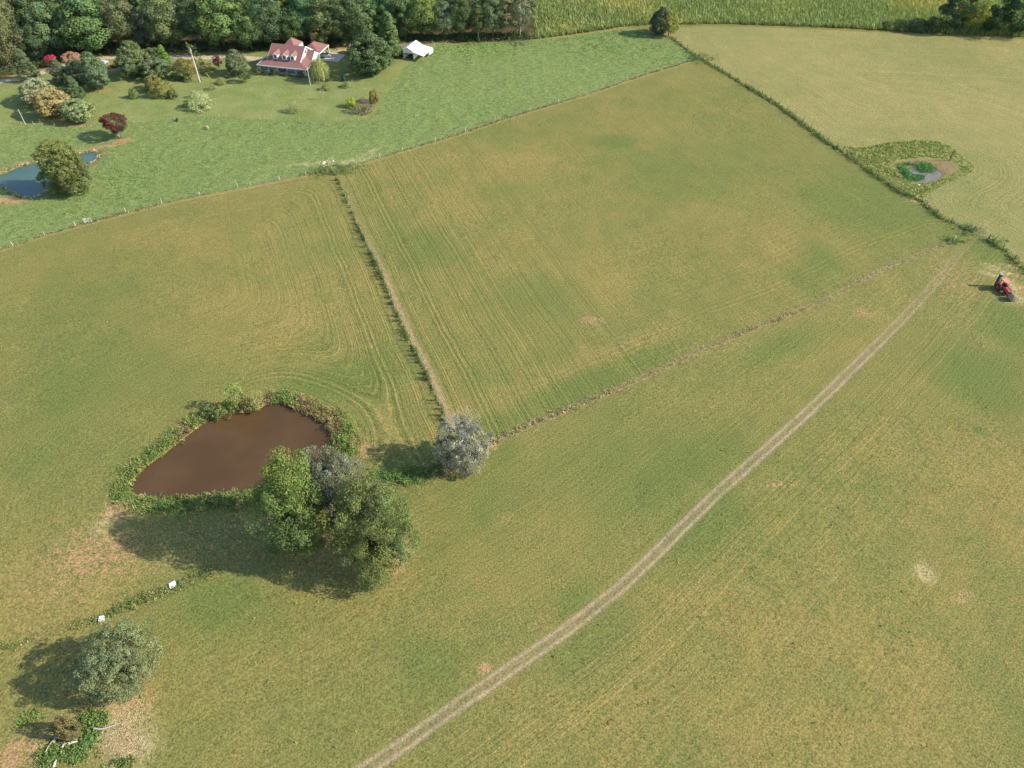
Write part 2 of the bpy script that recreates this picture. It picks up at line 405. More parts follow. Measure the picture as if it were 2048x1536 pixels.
straw = blobs([(1985, 533, 2.2, .45, .8, -28), (2005, 545, 3.2, .5, .9, -28), (1990, 552, 3.6, .5, .9, -28), (2030, 575, 3, 2, .6, -28), (2040, 600, 4, 2, .5), (2025, 535, 3, .4, .7, -28), (1850, 1143, 1.1, 1.55, 1.0, 15), (240, 1455, 3.4, 3.2, .7), (262, 1490, 3.0, 2.6, .7),
               (700, 325, 7, 2.2, .35, 30), (620, 330, 7, .9, .4, 5), (655, 328, 3, 2, .5), (740, 305, 5, .8, .4, 45), (1500, 985, .4, .4, .5), (120, 1480, 2.5, 3, .3), (210, 1050, 2.0, 2.0, .4), (680, 101, 4, 2, .9), (850, 92, 4, 3, .6)])
mud = np.where(sMU > 0, np.clip(sMU / 1.2, 0, 1), 0)
mud = np.maximum(mud, np.clip(1 - np.abs(sp2 + 1.0) / 1.6, 0, 1) * (P[:, 1] > 166) * 0.9)
# relief
Z = (vnoise(P, 0.35, 3) - 0.5) * 0.10 + (vnoise(P, 0.9, 5) - 0.5) * 0.05 + (vnoise(P, 0.03, 9) - 0.5) * 0.5
tuft = np.clip((sdP - 1) / 3, 0, 1) * np.clip(-sdL / 2 + .3, 0.15, 1)
Z += tuft * (np.maximum(vnoise(P * np.array([0.8, 1.0]), 0.75, 11) - 0.45, 0) * 0.42)
Z += -np.clip(1 - np.abs(np.abs(dT) - 0.68) / 0.5, 0, 1) * 0.05
for sp, depth in ((sp1, 1.3), (sp2, 1.2), (sp3, 0.7)):
    near = np.clip((sp + 2.5) / 2.5, 0, 1)
    Z = Z * (1 - near) - depth * np.clip((sp + 1.0) / 3.0, 0, 1)
Z *= np.clip((9.0 - 0 * sdL) / 9, 0, 1)
V3 = np.column_stack([P, Z])

t = NT('ground')
A1, A2, A3 = t.attr3('edge_a'); B1, B2, B3 = t.attr3('edge_b'); C1, C2, C3 = t.attr3('edge_c')
Gr, Dr, Ba = t.attr3('patch_a'); St, Mu, Am = t.attr3('patch_b'); Sv, Wo, La = t.attr3('patch_c'); M1, M2, M3 = t.attr3('patch_d')
po = t.pos()
n1 = t.noise(0.022, 5, po, 0.6); n2 = t.noise(0.12, 6, po, 0.6); n3 = t.noise(0.9, 4, po, 0.6); n4 = t.noise(3.6, 3, po, 0.7)
n5 = t.noise(9.0, 2, po, 0.6)
stw = t.math('ADD', Sv, t.math('ADD', t.math('MULTIPLY', n2, 1.1), t.math('MULTIPLY', n3, 0.2)))
st1 = t.noise(1.9, 2, None, 0.7, '1D', stw); st2 = t.noise(0.38, 1, None, 0.5, '1D', stw)
stripe = t.math('MULTIPLY', t.math('ADD', t.math('MULTIPLY', t.math('SUBTRACT', st1, 0.5), 2.6), t.math('MULTIPLY', t.math('SUBTRACT', st2, 0.5), 0.7)), t.math('MULTIPLY', Am, t.ramp(n2, 0.1, 0.6)))
st3 = t.noise(1.6, 2, None, 0.7, '1D', t.math('ADD', B2, t.math('ADD', t.math('MULTIPLY', n2, 1.0), t.math('MULTIPLY', n3, 0.2))))
stripe = t.math('ADD', stripe, t.math('MULTIPLY', t.math('MULTIPLY', t.math('SUBTRACT', st3, 0.5), 2.6), t.math('MULTIPLY', M3, t.ramp(n2, 0.3, 0.6))))
def sub(a, b): return t.math('SUBTRACT', a, b)
def mul(a, b): return t.math('MULTIPLY', a, b)
def add(a, b): return t.math('ADD', a, b)
# hay
dryf = add(add(mul(sub(n1, 0.5), 1.7), mul(sub(n2, 0.5), 1.1)), add(mul(sub(n3, 0.5), 0.6), 0.49))
dryf = add(add(dryf, mul(mul(Dr, 0.85), t.ramp(add(n3, mul(n2, .5)), 0.4, 1.1))), mul(stripe, 0.75))
dryf = t.math('SUBTRACT', dryf, mul(mul(Gr, 1.0), t.ramp(add(n3, mul(n2, .8)), 0.3, 1.3)), clamp=True)
hay = t.mix(dryf, (0.118, 0.142, 0.039), (0.218, 0.175, 0.058))
hay = t.mix(t.math('MULTIPLY', t.ramp(n2, 0.56, 0.8), 0.35), hay, (0.160, 0.170, 0.042))
# pasture and lawn
pas = t.mix(t.ramp(n3, 0.3, 0.72), (0.102, 0.152, 0.044), (0.184, 0.220, 0.078))
pas = t.mix(mul(t.ramp(n2, 0.4, 0.75), 0.5), pas, (0.175, 0.20, 0.062))
law = t.mix(t.ramp(n2, 0.3, 0.72), (0.142, 0.180, 0.054), (0.205, 0.220, 0.078))
pas = t.mix(t.ramp(add(La, mul(n3, 1.5)), 0.2, 1.6), pas, law)
# straw-coloured field
tan = t.mix(t.math('ADD', add(mul(n2, 0.9), mul(stripe, 0.5)), mul(sub(n1, 0.5), 1.2), clamp=True), (0.155, 0.170, 0.056), (0.285, 0.232, 0.092))
wob = mul(sub(n3, 0.5), 1.6)
c = t.mix(t.ramp(add(A1, wob), -0.35, 0.35), hay, pas)
c = t.mix(t.ramp(add(A2, wob), -0.3, 0.3), c, tan)
# dry fringe along the pasture fence, strip beside the cross fence, weedy strip on the long bank
fr = mul(t.ramp(add(t.math('ABSOLUTE', add(A1, 0.7)), mul(n3, 1.3)), 1.6, 0.6), 0.4)
c = t.mix(fr, c, (0.34, 0.255, 0.125))
fs = mul(t.ramp(add(t.math('ABSOLUTE', sub(B1, 0.85)), mul(sub(n3, .5), 1.0)), 0.85, 0.25), M1)
c = t.mix(mul(fs, 0.85), c, (0.31, 0.225, 0.125))
f4 = mul(t.ramp(add(t.math('ABSOLUTE', add(B2, 0.2)), mul(sub(n3, .5), 2.0)), 1.3, 0.2), t.math('MULTIPLY_ADD', n2, 0.8, 0.15))
c = t.mix(mul(f4, 0.9), c, t.mix(t.ramp(n3, 0.4, 0.65), (0.17, 0.115, 0.06), (0.30, 0.235, 0.125)))
# woods floor, mud, bare soil, straw
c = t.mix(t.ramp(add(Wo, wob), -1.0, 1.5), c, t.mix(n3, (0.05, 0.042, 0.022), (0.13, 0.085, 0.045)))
Bk = t.ramp(add(add(Ba, mul(sub(n3, .5), 1.3)), mul(sub(n4, .5), 1.1)), 0.42, 0.85)
c = t.mix(mul(Bk, t.ramp(Ba, 0.05, 0.3)), c, t.mix(n2, (0.27, 0.150, 0.075), (0.37, 0.235, 0.12)))
c = t.mix(mul(mul(Ba, 0.5), t.ramp(add(n3, n4), 0.7, 1.3)), c, (0.29, 0.21, 0.10))
c = t.mix(mul(Mu, t.math('MULTIPLY_ADD', n3, 0.8, 0.35)), c, t.mix(n3, (0.13, 0.085, 0.05), (0.27, 0.18, 0.10)))
c = t.mix(mul(St, t.ramp(add(n3, mul(n4, 0.5)), 0.4, 0.95)), c, (0.48, 0.37, 0.21))
# farm track: two worn ruts with a brown crown between
at = t.math('ABSOLUTE', add(add(B3, mul(sub(n2, .5), .5)), mul(sub(n3, .5), .22)))
band = mul(t.ramp(add(at, mul(sub(n4, .5), 1.5)), 1.5, 0.5), mul(M2, 0.9))
c = t.mix(mul(band, t.math('MULTIPLY_ADD', n2, 0.9, 0.2)), c, t.mix(n3, (0.165, 0.135, 0.070), (0.235, 0.185, 0.105)))
rut = mul(t.ramp(add(t.math('ABSOLUTE', sub(at, 0.68)), mul(sub(n4, .5), 1.1)), 0.5, 0.0), mul(mul(M2, M2), t.ramp(n2, 0.1, 0.5)))
c = t.mix(mul(rut, t.math('MULTIPLY_ADD', n3, 1.0, 0.12)), c, t.mix(n2, (0.39, 0.31, 0.20), (0.35, 0.255, 0.16)))
# gravel drive
dv = t.ramp(add(t.math('ABSOLUTE', C1), mul(sub(n3, .5), 0.9)), 1.75, 1.35)
c = t.mix(dv, c, t.mix(add(mul(n3, .7), mul(n4, .4)), (0.27, 0.23, 0.17), (0.50, 0.43, 0.31)))
# pond beds
c = t.mix(t.ramp(C2, -0.2, 0.8), c, (0.11, 0.075, 0.045))
# grain of the sward
grain = add(mul(sub(n4, .5), 2.3), mul(sub(n5, .5), 1.5))
gk = t.math('MULTIPLY_ADD', grain, 1.0, 0.98)
gk = t.math('MAXIMUM', t.math('MULTIPLY_ADD', stripe, 0.22, gk), 0.22)
sc = t.n.new('ShaderNodeVectorMath'); sc.operation = 'SCALE'
t.t.links.new(c, sc.inputs[0]); t.t.links.new(gk, sc.inputs['Scale'])
hh = add(add(mul(n4, 0.7), mul(n5, 0.3)), mul(stripe, 0.5))
M['ground'] = t.set(sc.outputs[0], 0.95, t.bump(hh, 0.55, 0.22), None, 0.1)

trk = np.clip((np.interp(aT, [0, aT.max() - 75, aT.max() - 12], [1, 1, 0.3])), 0, 1)
strip = np.clip(np.interp(P[:, 1], [78, 125, 145, 172], [1.0, 0.95, 0.35, 0.25]), 0, 1) * (P[:, 1] < 172) * (P[:, 1] > 84)
amp2 = np.where(sdM > 0, 0.10 + 0.5 * np.exp(-(np.abs(d4) / 26)**2) * (1 - np.exp(-(np.abs(d2) / 40)**2)), np.where(inL | (sdT > 0) | (sdP > 0), 0, 0.35 * np.exp(-(np.abs(d4) / 18)**2)))
ATTR = {'edge_a': (sdP, sdT, sdM), 'edge_b': (d2, d4, dT), 'edge_c': (dD, np.maximum(np.maximum(sp1, sp2), sp3), sMA),
        'patch_a': (green, dry, bare), 'patch_b': (straw, mud, amp), 'patch_c': (s, sdW, sdL), 'patch_d': (strip, trk, amp2)}
quad = (np.arange(NY - 1)[:, None] * NX + np.arange(NX - 1)[None, :]).ravel()
quad = np.column_stack([quad, quad + 1, quad + NX + 1, quad + NX])
def fc(a): return a[quad].mean(1)
reg = np.zeros(len(quad), int)                       # 0 meadow beside the track
reg[fc(inL.astype(float)) > 0.5] = 1
reg[fc(sdM) > 0] = 2
reg[fc(sdT) > 0] = 3
reg[fc(sdP) > 0] = 4
reg[(fc(sdL) > 0)] = 5
reg[fc(sdC) > 0] = 6
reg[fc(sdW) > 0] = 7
reg[(np.abs(fc(dT)) < 1.5) & (fc(trk) > .3) & (reg == 0)] = 8
reg[np.abs(fc(dD)) < 1.5] = 9
reg[(fc(sp1) > 0.2) | (fc(sp2) > 0.2) | (fc(sp3) > 0.2)] = 10
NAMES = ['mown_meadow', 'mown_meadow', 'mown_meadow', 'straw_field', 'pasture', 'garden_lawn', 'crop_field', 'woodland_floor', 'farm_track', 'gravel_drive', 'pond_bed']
for r, nm in enumerate(NAMES):
    q = quad[reg == r]
    used, inv = np.unique(q.ravel(), return_inverse=True)
    me = mesh_np(nm, V3[used], inv.reshape(-1, 4), mat=M['ground'], smooth_sh=True)
    for k, trip in ATTR.items():
        a = me.attributes.new(k, 'FLOAT_VECTOR', 'POINT')
        a.data.foreach_set('vector', np.column_stack([x[used] for x in trip]).astype(np.float32).ravel())
    link(nm, me)['kind'] = 'structure'
# land beyond the fields, out to the horizon
x0, x1, y0, y1, B = gx[0], gx[-1], gy[0], gy[-1], 4000.0
far = MB()
for a, b, c_, d in ((-B, B, y1 - 2, B), (-B, B, -B, y0 + 1), (-B, x0 + 2, y0 + 1, y1 - 2), (x1 - 2, B, y0 + 1, y1 - 2)):
    far.add([(a, c_, -0.9), (b, c_, -0.9), (b, d, -0.9), (a, d, -0.9)], [(0, 1, 2, 3)])
tf = NT('far_land'); pf = tf.pos()
mf = tf.set(tf.mix(tf.noise(0.01, 5, pf), (0.09, 0.12, 0.035), (0.2, 0.17, 0.065)), 0.95)
far.build('ground', mf)['kind'] = 'structure'

# ------------------------------------------------------------------ water
def water(name, poly, z, mat, grow=1.04):
    c0 = poly.mean(0); q = c0 + (poly - c0) * grow
    me = bpy.data.meshes.new(name); me.from_pydata([(a, b, z) for a, b in q], [], [tuple(range(len(q)))])
    me.materials.append(mat); me.update()
    o = link(name, me); o['kind'] = 'structure'; return o
def water_mat(name, a, b, rough=0.06, wav=0.02):
    t = NT(name); p = t.pos(); n = t.noise(0.11, 4, p); w = t.noise(2.2, 3, p)
    m = t.set(t.mix(t.ramp(n, 0.3, 0.7), a, b), rough, t.bump(w, wav, 0.06), None, 0.3)
    return m
water('pond_water', pP1, -0.36, water_mat('brown_water', (0.070, 0.040, 0.017), (0.092, 0.053, 0.023)))
water('pond_water', pP2, -0.36, water_mat('teal_water', (0.046, 0.088, 0.074), (0.064, 0.112, 0.090)))
water('pond_water', pP3, -0.22, water_mat('grey_water', (0.15, 0.125, 0.115), (0.19, 0.16, 0.15), 0.15), 1.0)
# ------------------------------------------------------------------ vegetation builders
def leaf_quads(rng, C, N, size, asp=1.0, tilt=0.5):
    """rhombic leaf sprays at C facing roughly N"""
    n = len(C)
    N = N + rng.normal(0, tilt, (n, 3)); N /= np.linalg.norm(N, axis=1)[:, None] + 1e-9
    R = rng.normal(0, 1, (n, 3)); T = np.cross(N, R); T /= np.linalg.norm(T, axis=1)[:, None] + 1e-9
    B = np.cross(N, T)
    h = (size * rng.uniform(0.65, 1.3, n))[:, None] * 0.5
    V = np.stack([C - T * h, C - B * h * asp + N * h * .25, C + T * h, C + B * h * asp + N * h * .1], 1).reshape(-1, 3)
    return V, np.arange(4 * n).reshape(-1, 4)
PROFILE = {
    'round': lambda t: np.sqrt(np.clip(1 - (2 * t - 1)**2, 0, 1)),
    'ovoid': lambda t: np.clip(np.sin(np.pi * np.clip(t, 0, 1)**0.72), 0, 1)**0.75,
    'cone': lambda t: np.clip(1 - t, 0, 1)**0.75 * np.clip(t / 0.14, 0.25, 1)**0.6,
    'column': lambda t: np.clip(np.sin(np.pi * np.clip(t, 0, 1)**0.62), 0, 1)**0.6,
    'spire': lambda t: np.clip(1 - t, 0, 1)**0.55 * np.clip(0.55 + t / 0.25, 0, 1),
    'vase': lambda t: np.clip(0.25 + 1.1 * t, 0, 1) * np.sqrt(np.clip(1 - ((t - 0.55) / 0.46).clip(0, 1)**2, 0, 1)),
    'dome': lambda t: np.sqrt(np.clip(1 - t**2, 0, 1)) * np.clip(0.82 + t, 0, 1),
}
def lobe_leaves(rng, C, out, lr, lpl, leaf, flat=0.8, tint=0.14, tilt=0.38, inner=0.12):
    """leaf sprays over the outside of each lobe (centre C, outward direction out, radius lr)"""
    n = len(C)
    idx = np.repeat(np.arange(n), lpl)
    D = rng.normal(0, 1, (n * lpl, 3)); D /= np.linalg.norm(D, axis=1)[:, None]
    D = D + out[idx] * 0.65 + np.array([0, 0, 0.25]); D /= np.linalg.norm(D, axis=1)[:, None]
    r = lr[idx] * np.where(rng.random(len(idx)) < inner, rng.uniform(0.2, 0.8, len(idx)), rng.uniform(0.8, 1.1, len(idx)))
    Pq = C[idx] + D * r[:, None] * np.array([1, 1, flat])
    V, F = leaf_quads(rng, Pq, D, leaf, rng.uniform(0.55, 0.9), tilt)
    lt = (1 + rng.normal(0, tint, n))[idx] * (1 + rng.normal(0, 0.09, len(idx)))
    warm = rng.normal(0, 0.05, n)[idx]
    col = np.clip(np.column_stack([lt * (1 + warm), lt, lt * (1 - warm)]), 0.25, 2.2)
    return V, F, np.repeat(col, 4, 0)
def crown_points(rng, prof, R, H, z0, nl, shell=0.55):
    t = rng.uniform(0.02, 0.98, nl * 3); keep = rng.random(nl * 3) < 0.25 + 0.75 * PROFILE[prof](t); t = t[keep][:nl]
    a = rng.uniform(0, 2 * np.pi, len(t)); rr = PROFILE[prof](t) * (shell + (1 - shell) * np.sqrt(rng.random(len(t))))
    wob = 1 + 0.14 * np.sin(a * 2 + rng.uniform(0, 6)) + 0.10 * np.sin(a * 3 + t * 5 + rng.uniform(0, 6))
    C = np.column_stack([np.cos(a) * rr * R * wob, np.sin(a) * rr * R * wob, z0 + t * H])
    out = C - np.array([0, 0, z0 + 0.45 * H]); out /= np.linalg.norm(out, axis=1)[:, None] + 1e-6
    return C, out
def limbs(mb, rng, H, R, z0, r0, n=7, lean=0.0, n_side=7, up=0.75, forks=True):
    top = Vector((lean * R, 0, z0 + (H - z0) * up))
    pts = [Vector((0, 0, -0.15))] + [Vector((lean * R * k / 4 + rng.normal(0, .04) * R, rng.normal(0, .04) * R, (top.z) * k / 4)) for k in range(1, 5)]
    mb.tube(pts, [r0 * 1.25, r0, r0 * .8, r0 * .55, r0 * .2], n_side)
    for k in range(n):
        f = rng.uniform(0.3, 0.9); b = pts[0].lerp(pts[-1], f)
        a = k * 2.4 + rng.uniform(-.4, .4); L = R * rng.uniform(0.55, 0.85) * (1.2 - f * .6)
        e = b + Vector((math.cos(a) * L, math.sin(a) * L, L * rng.uniform(0.4, 0.9)))
        m = b.lerp(e, 0.5) + Vector((0, 0, -0.08 * L))
        mb.tube([b, m, e], [r0 * .42, r0 * .28, r0 * .08], 5)
        if forks:
            e2 = m + Vector((math.cos(a + .8) * L * .5, math.sin(a + .8) * L * .5, L * .45))
            mb.tube([m, e2], [r0 * .2, r0 * .05], 4)
PROTO = {}
def proto(key, prof, R, H, z0, nl, lpl, leaf, lr, seed, trunk_r=None, bark='bark', shell=0.6, stems=1, tint=0.13, flat=0.8, tilt=0.38, limbn=7):
    rng = np.random.default_rng(seed)
    C, out = crown_points(rng, prof, R - lr * .6, H - z0 - lr * .7, z0 + lr * .3, nl, shell)
    V, F, col = lobe_leaves(rng, C, out, lr * rng.uniform(0.65, 1.25, len(C)), lpl, leaf, flat, tint, tilt)
    mb = MB(); tr = trunk_r or R * 0.055
    if stems == 1: limbs(mb, rng, H, R, z0, tr, limbn)
    else:
        for k in range(stems):
            a = 2 * math.pi * k / stems + rng.uniform(-.3, .3); b = Vector((math.cos(a), math.sin(a), 0)) * tr * 2.2
            e = Vector((math.cos(a) * R * .55, math.sin(a) * R * .55, z0 + (H - z0) * rng.uniform(.5, .75)))
            mb.tube([b - Vector((0, 0, .1)), b.lerp(e, .5) + Vector((0, 0, .12 * H)), e], [tr, tr * .7, tr * .2], 6)
    tm = bpy.data.meshes.new('trunk'); tm.from_pydata(mb.V, [], mb.F); tm.materials.append(M[bark])
    tm.polygons.foreach_set('use_smooth', np.ones(len(tm.polygons), bool)); tm.update()
    PROTO[key] = dict(crown=mesh_np('crown', V, F, col, M['leaf']), trunk=tm, R=R, H=H)
proto('wood_a', 'ovoid', 6.0, 18, 2.2, 62, 150, 0.50, 1.95, 1, 0.32)
proto('wood_b', 'round', 6.2, 17, 2.5, 58, 150, 0.50, 2.05, 2, 0.34)
proto('wood_c', 'ovoid', 5.5, 19, 3.0, 54, 150, 0.48, 2.0, 3, 0.30)
proto('wood_d', 'column', 4.6, 18, 3.5, 52, 130, 0.46, 1.7, 4, 0.26)
proto('wood_e', 'round', 6.5, 16, 2.0, 70, 140, 0.50, 1.8, 5, 0.34)
proto('thin_a', 'column', 3.4, 18, 4.0, 60, 60, 0.42, 1.1, 6, 0.17, 'pale_bark', shell=0.35)
proto('dense', 'ovoid', 4.0, 11, 0.25, 150, 80, 0.34, 0.85, 7, 0.24, tint=0.14)
proto('dense_b', 'round', 4.0, 9, 0.3, 120, 80, 0.36, 0.9, 8, 0.24)
proto('cone', 'cone', 3.2, 11, 0.3, 130, 70, 0.32, 0.75, 9, 0.2)
proto('column', 'spire', 2.2, 8, 0.1, 170, 70, 0.22, 0.42, 10, 0.14, shell=.75)
proto('shrub_a', 'dome', 1.6, 2.1, 0.0, 60, 55, 0.17, 0.42, 11, 0.05, stems=5)
proto('shrub_b', 'dome', 1.6, 2.1, 0.0, 42, 60, 0.16, 0.5, 12, 0.05, stems=5)
proto('airy', 'dome', 2.0, 2.4, 0.0, 50, 45, 0.15, 0.5, 13, 0.05, stems=6, tilt=0.9)
proto('crape', 'vase', 2.6, 5.2, 1.3, 75, 70, 0.24, 0.6, 14, 0.10, 'pale_bark', stems=5)
proto('small', 'round', 2.2, 5.0, 1.0, 60, 60, 0.24, 0.65, 15, 0.10)
proto('sapling', 'ovoid', 1.6, 4.5, 0.9, 34, 40, 0.22, 0.55, 16, 0.06, shell=0.3)

def place(name, label, cat, key, base, R, Ht, color, group=None, rz=None, crown='crown', tilt=(0, 0)):
    p = PROTO[key]
    rz = rz if rz is not None else (abs(math.sin(base[0] * 12.9 + base[1] * 78.2)) * 6.28)
    e = empty(name, (base[0], base[1], 0), rz, label, cat, group, (R / p['R'], R / p['R'], Ht / p['H']))
    link('trunk', p['trunk'], e)
    c = link(crown, p['crown'], e); c.color = (*color, 1)
    return e
def grow(name, label, cat, key, bx, yb, yt, w, color, group=None, crown='crown'):
    """stand a plant where its foot, top and width show in the photograph"""
    m = mpp(bx, yb); x, y = G(bx, yb); R = w * m / 2
    sa = CAM_H / math.hypot(CAM_H, y)
    x, y = G(bx, yb - 0.62 * R * sa / m)
    Ht = max(hgt(x, y - 0.2 * R, yt), 0.95 * R)
    return place(name, label, cat, key, (x, y), R, Ht, color, group, crown=crown)

# ------------------------------------------------------------------ the wood behind the house
DG, MG, GG, OL, YG, BG, BR = (0.064, 0.100, 0.042), (0.088, 0.136, 0.050), (0.094, 0.122, 0.060), (0.112, 0.122, 0.054), (0.106, 0.132, 0.050), (0.060, 0.098, 0.052), (0.100, 0.104, 0.066)
WN = {DG: 'dark green', MG: 'fresh green', GG: 'grey green', OL: 'olive', YG: 'yellow green', BG: 'bluish green', BR: 'greyish brown'}
def wood_label(c, where): return 'tall %s broadleaf tree in the wood %s' % (WN[c], where)
rw = random.Random(4)
WOOD = [(14, 146, 18, 92, 'wood_e', OL), (78, 128, 52, 54, 'wood_b', DG), (-30, 150, 40, 70, 'wood_b', GG), (112, 120, 8, 74, 'wood_a', GG), (198, 117, -6, 108, 'wood_a', MG), (152, 110, 2, 66, 'wood_c', DG),
        (262, 108, -4, 74, 'wood_b', GG), (228, 100, -22, 66, 'wood_c', DG), (302, 106, 26, 54, 'wood_e', BG), (346, 108, -8, 86, 'wood_e', GG), (400, 102, -12, 62, 'wood_c', DG), (452, 110, -14, 98, 'wood_a', MG),
        (505, 108, 24, 62, 'wood_b', MG), (545, 104, -12, 68, 'wood_c', BG), (590, 100, 26, 54, 'wood_b', DG), (612, 92, -8, 60, 'wood_a', BG), (655, 97, -4, 56, 'wood_d', OL), (640, 100, 50, 40, 'wood_e', OL), (692, 95, -10, 66, 'wood_c', DG), (726, 92, -14, 62, 'wood_d', GG),
        (812, 84, -8, 62, 'wood_a', GG), (846, 85, -20, 72, 'wood_c', YG), (888, 85, 6, 50, 'wood_d', GG), (925, 84, -6, 44, 'wood_c', DG), (957, 84, 10, 34, 'thin_a', OL), (985, 83, -6, 44, 'wood_d', GG), (1012, 82, -10, 50, 'thin_a', BR), (1040, 80, -16, 54, 'thin_a', BR),
        (770, 80, -10, 70, 'wood_c', DG), (20, 110, -20, 80, 'wood_c', GG), (80, 90, -25, 90, 'wood_a', DG), (170, 84, -25, 90, 'wood_b', BG), (260, 80, -28, 90, 'wood_c', DG), (310, 76, -28, 90, 'wood_a', DG), (400, 76, -28, 90, 'wood_b', BG), (500, 74, -28, 90, 'wood_c', DG), (575, 72, -28, 90, 'wood_a', MG),
        (650, 68, -28, 90, 'wood_b', DG), (720, 64, -28, 90, 'wood_c', BG), (790, 60, -28, 90, 'wood_a', GG), (860, 58, -28, 90, 'wood_b', DG), (930, 56, -28, 90, 'wood_c', DG), (990, 54, -28, 80, 'wood_a', GG), (1035, 52, -28, 70, 'thin_a', BR), (-40, 100, -25, 90, 'wood_b', DG), (130, 58, -50, 90, 'wood_c', DG), (360, 50, -50, 95, 'wood_b', DG), (470, 46, -50, 95, 'wood_a', DG), (610, 42, -50, 95, 'wood_b', DG), (760, 36, -50, 95, 'wood_c', DG), (900, 30, -50, 95, 'wood_a', DG), (1015, 28, -50, 80, 'wood_b', BR)]
BY = {112: 'behind the bright pink crape myrtle', 262: 'behind the broad dark garden tree', 346: 'behind the bright pointed tree', 20: 'behind the big olive tree by the drive', -30: 'where the drive leaves the wood', 78: 'behind the tall columnar conifer', 152: 'between pink crape myrtle and open shelter', 228: 'above the small red tractor',
      400: 'behind the utility pole', 80: 'in the row behind the pink crape myrtle', -40: 'in the row behind the drive end', 260: 'in the row behind the open shelter', 452: 'behind the upright tree near the porch', 505: 'touching the porch end of the house', 812: 'just behind the white barn', 888: 'just past the white barn', 985: 'among slender trunks near the corn',
      590: 'right behind the dormers', 692: 'behind the small white shed', 545: 'behind the porch end of the roof', 612: 'behind the carport roof', 770: 'behind the tall pointed tree', 925: 'past the white barn'}
for bx, yb, yt, w, key, c in WOOD:
    front = yb > 78
    if bx < 420: where = 'along the drive left of the house' if front else 'deep behind the drive'
    elif bx < 770: where = 'right behind the red-roofed house' if front else 'deep behind the red-roofed house'
    else: where = 'near the white barn' if front else 'deep behind the white barn'
    where = where.replace('left of the house', 'before the house')
    if front and bx in BY: where = BY[bx]
    lb = wood_label(c, where)
    if key == 'thin_a': lb = 'slender %s tree with bare pale trunk %s' % (WN[c], 'at the corn edge of the wood' if front else 'deep in the wood by the corn')
    cc = tuple(v * (1 + rw.uniform(-.12, .12)) for v in c)
    grow('woodland_tree', lb, 'tree', key, bx, yb, yt, w, cc, 'trees of the wood, ' + WN[c] + ' ' + where)

# ------------------------------------------------------------------ garden trees and shrubs
def g(name, label, cat, key, bx, yb, yt, w, color, group=None, crown='crown'):
    return grow(name, label, cat, key, bx, yb, yt - 1, w * 1.1, tuple(v * 1.08 for v in color), group, crown)
g('big_garden_tree', 'huge dense dark green tree between house and white barn', 'tree', 'dense', 742, 158, 66, 78, (0.062, 0.092, 0.042))
g('garden_tree', 'dark tree peeping up behind the huge dense garden tree', 'tree', 'dense', 734, 132, 50, 40, (0.055, 0.078, 0.032))
g('pointed_tree', 'tall pointed green tree beside the white barn', 'tree', 'cone', 783, 122, 26, 52, (0.072, 0.106, 0.040))
g('columnar_conifer', 'tall columnar conifer next to the drive fence', 'conifer', 'column', 62, 166, 99, 37, (0.080, 0.100, 0.052))
g('columnar_conifer', 'columnar conifer in front of the pink crape myrtle', 'conifer', 'column', 126, 171, 119, 31, (0.078, 0.096, 0.050))
g('columnar_conifer', 'columnar conifer behind the white-flecked round bush', 'conifer', 'column', 156, 206, 154, 33, (0.070, 0.098, 0.046))
g('flowering_bush', 'round bush with pale flower heads beside the drive conifer', 'bush', 'dense_b', 82, 212, 164, 60, (0.170, 0.180, 0.105))
g('flowering_bush', 'round bush with pale flower heads by the pasture fence', 'bush', 'dense_b', 164, 250, 205, 56, (0.140, 0.170, 0.080))
g('autumn_tree', 'round yellow-brown small tree between two pale-flowered bushes', 'tree', 'dense_b', 112, 238, 184, 66, (0.190, 0.155, 0.070))
g('garden_tree', 'large dark green garden tree in front of the open shelter', 'tree', 'dense', 200, 183, 106, 52, (0.080, 0.112, 0.060))
g('garden_tree', 'low dark garden tree under the pinkish crape myrtle', 'tree', 'dense_b', 166, 172, 124, 40, (0.072, 0.100, 0.052))
g('crape_myrtle', 'bright pink crape myrtle beside the drive', 'tree', 'crape', 108, 137, 113, 20, (0.30, 0.045, 0.085))
g('crape_myrtle', 'faded pinkish crape myrtle behind the large dark garden tree', 'tree', 'crape', 151, 145, 109, 34, (0.26, 0.155, 0.11))
g('garden_tree', 'broad dark olive-green garden tree by the small red tractor', 'tree', 'dense', 277, 157, 85, 56, (0.080, 0.104, 0.044))
g('garden_tree', 'lower soft green tree touching the broad dark garden tree', 'tree', 'dense_b', 318, 163, 121, 48, (0.088, 0.116, 0.054))
g('pointed_tree', 'small bright green pointed tree beside the drive', 'tree', 'cone', 334, 140, 92, 27, (0.085, 0.150, 0.035))
g('garden_tree', 'thin grey-green tree left of the bright pointed tree'.replace('left of', 'beside'), 'tree', 'small', 313, 134, 97, 22, (0.090, 0.105, 0.050))
g('olive_shrub', 'olive shrub behind a rounder olive shrub on the lawn', 'shrub', 'shrub_a', 311, 184, 153, 36, (0.125, 0.120, 0.045))
g('olive_shrub', 'rounded olive shrub in a mulch bed on the lawn', 'shrub', 'shrub_b', 326, 197, 165, 42, (0.130, 0.125, 0.042))
g('small_shrub', 'small dark shrub at the edge of the mulch bed', 'shrub', 'shrub_a', 348, 198, 180, 19, (0.085, 0.105, 0.042))
g('small_shrub', 'lone upright green shrub standing on open lawn', 'shrub', 'shrub_a', 269, 198, 179, 17, (0.105, 0.130, 0.048))
g('yellow_tree', 'small yellowing tree beside the utility pole', 'tree', 'small', 378, 162, 120, 33, (0.165, 0.145, 0.050))
g('round_shrub', 'pale round shrub under the yellowing tree', 'shrub', 'shrub_a', 377, 164, 151, 17, (0.140, 0.150, 0.060))
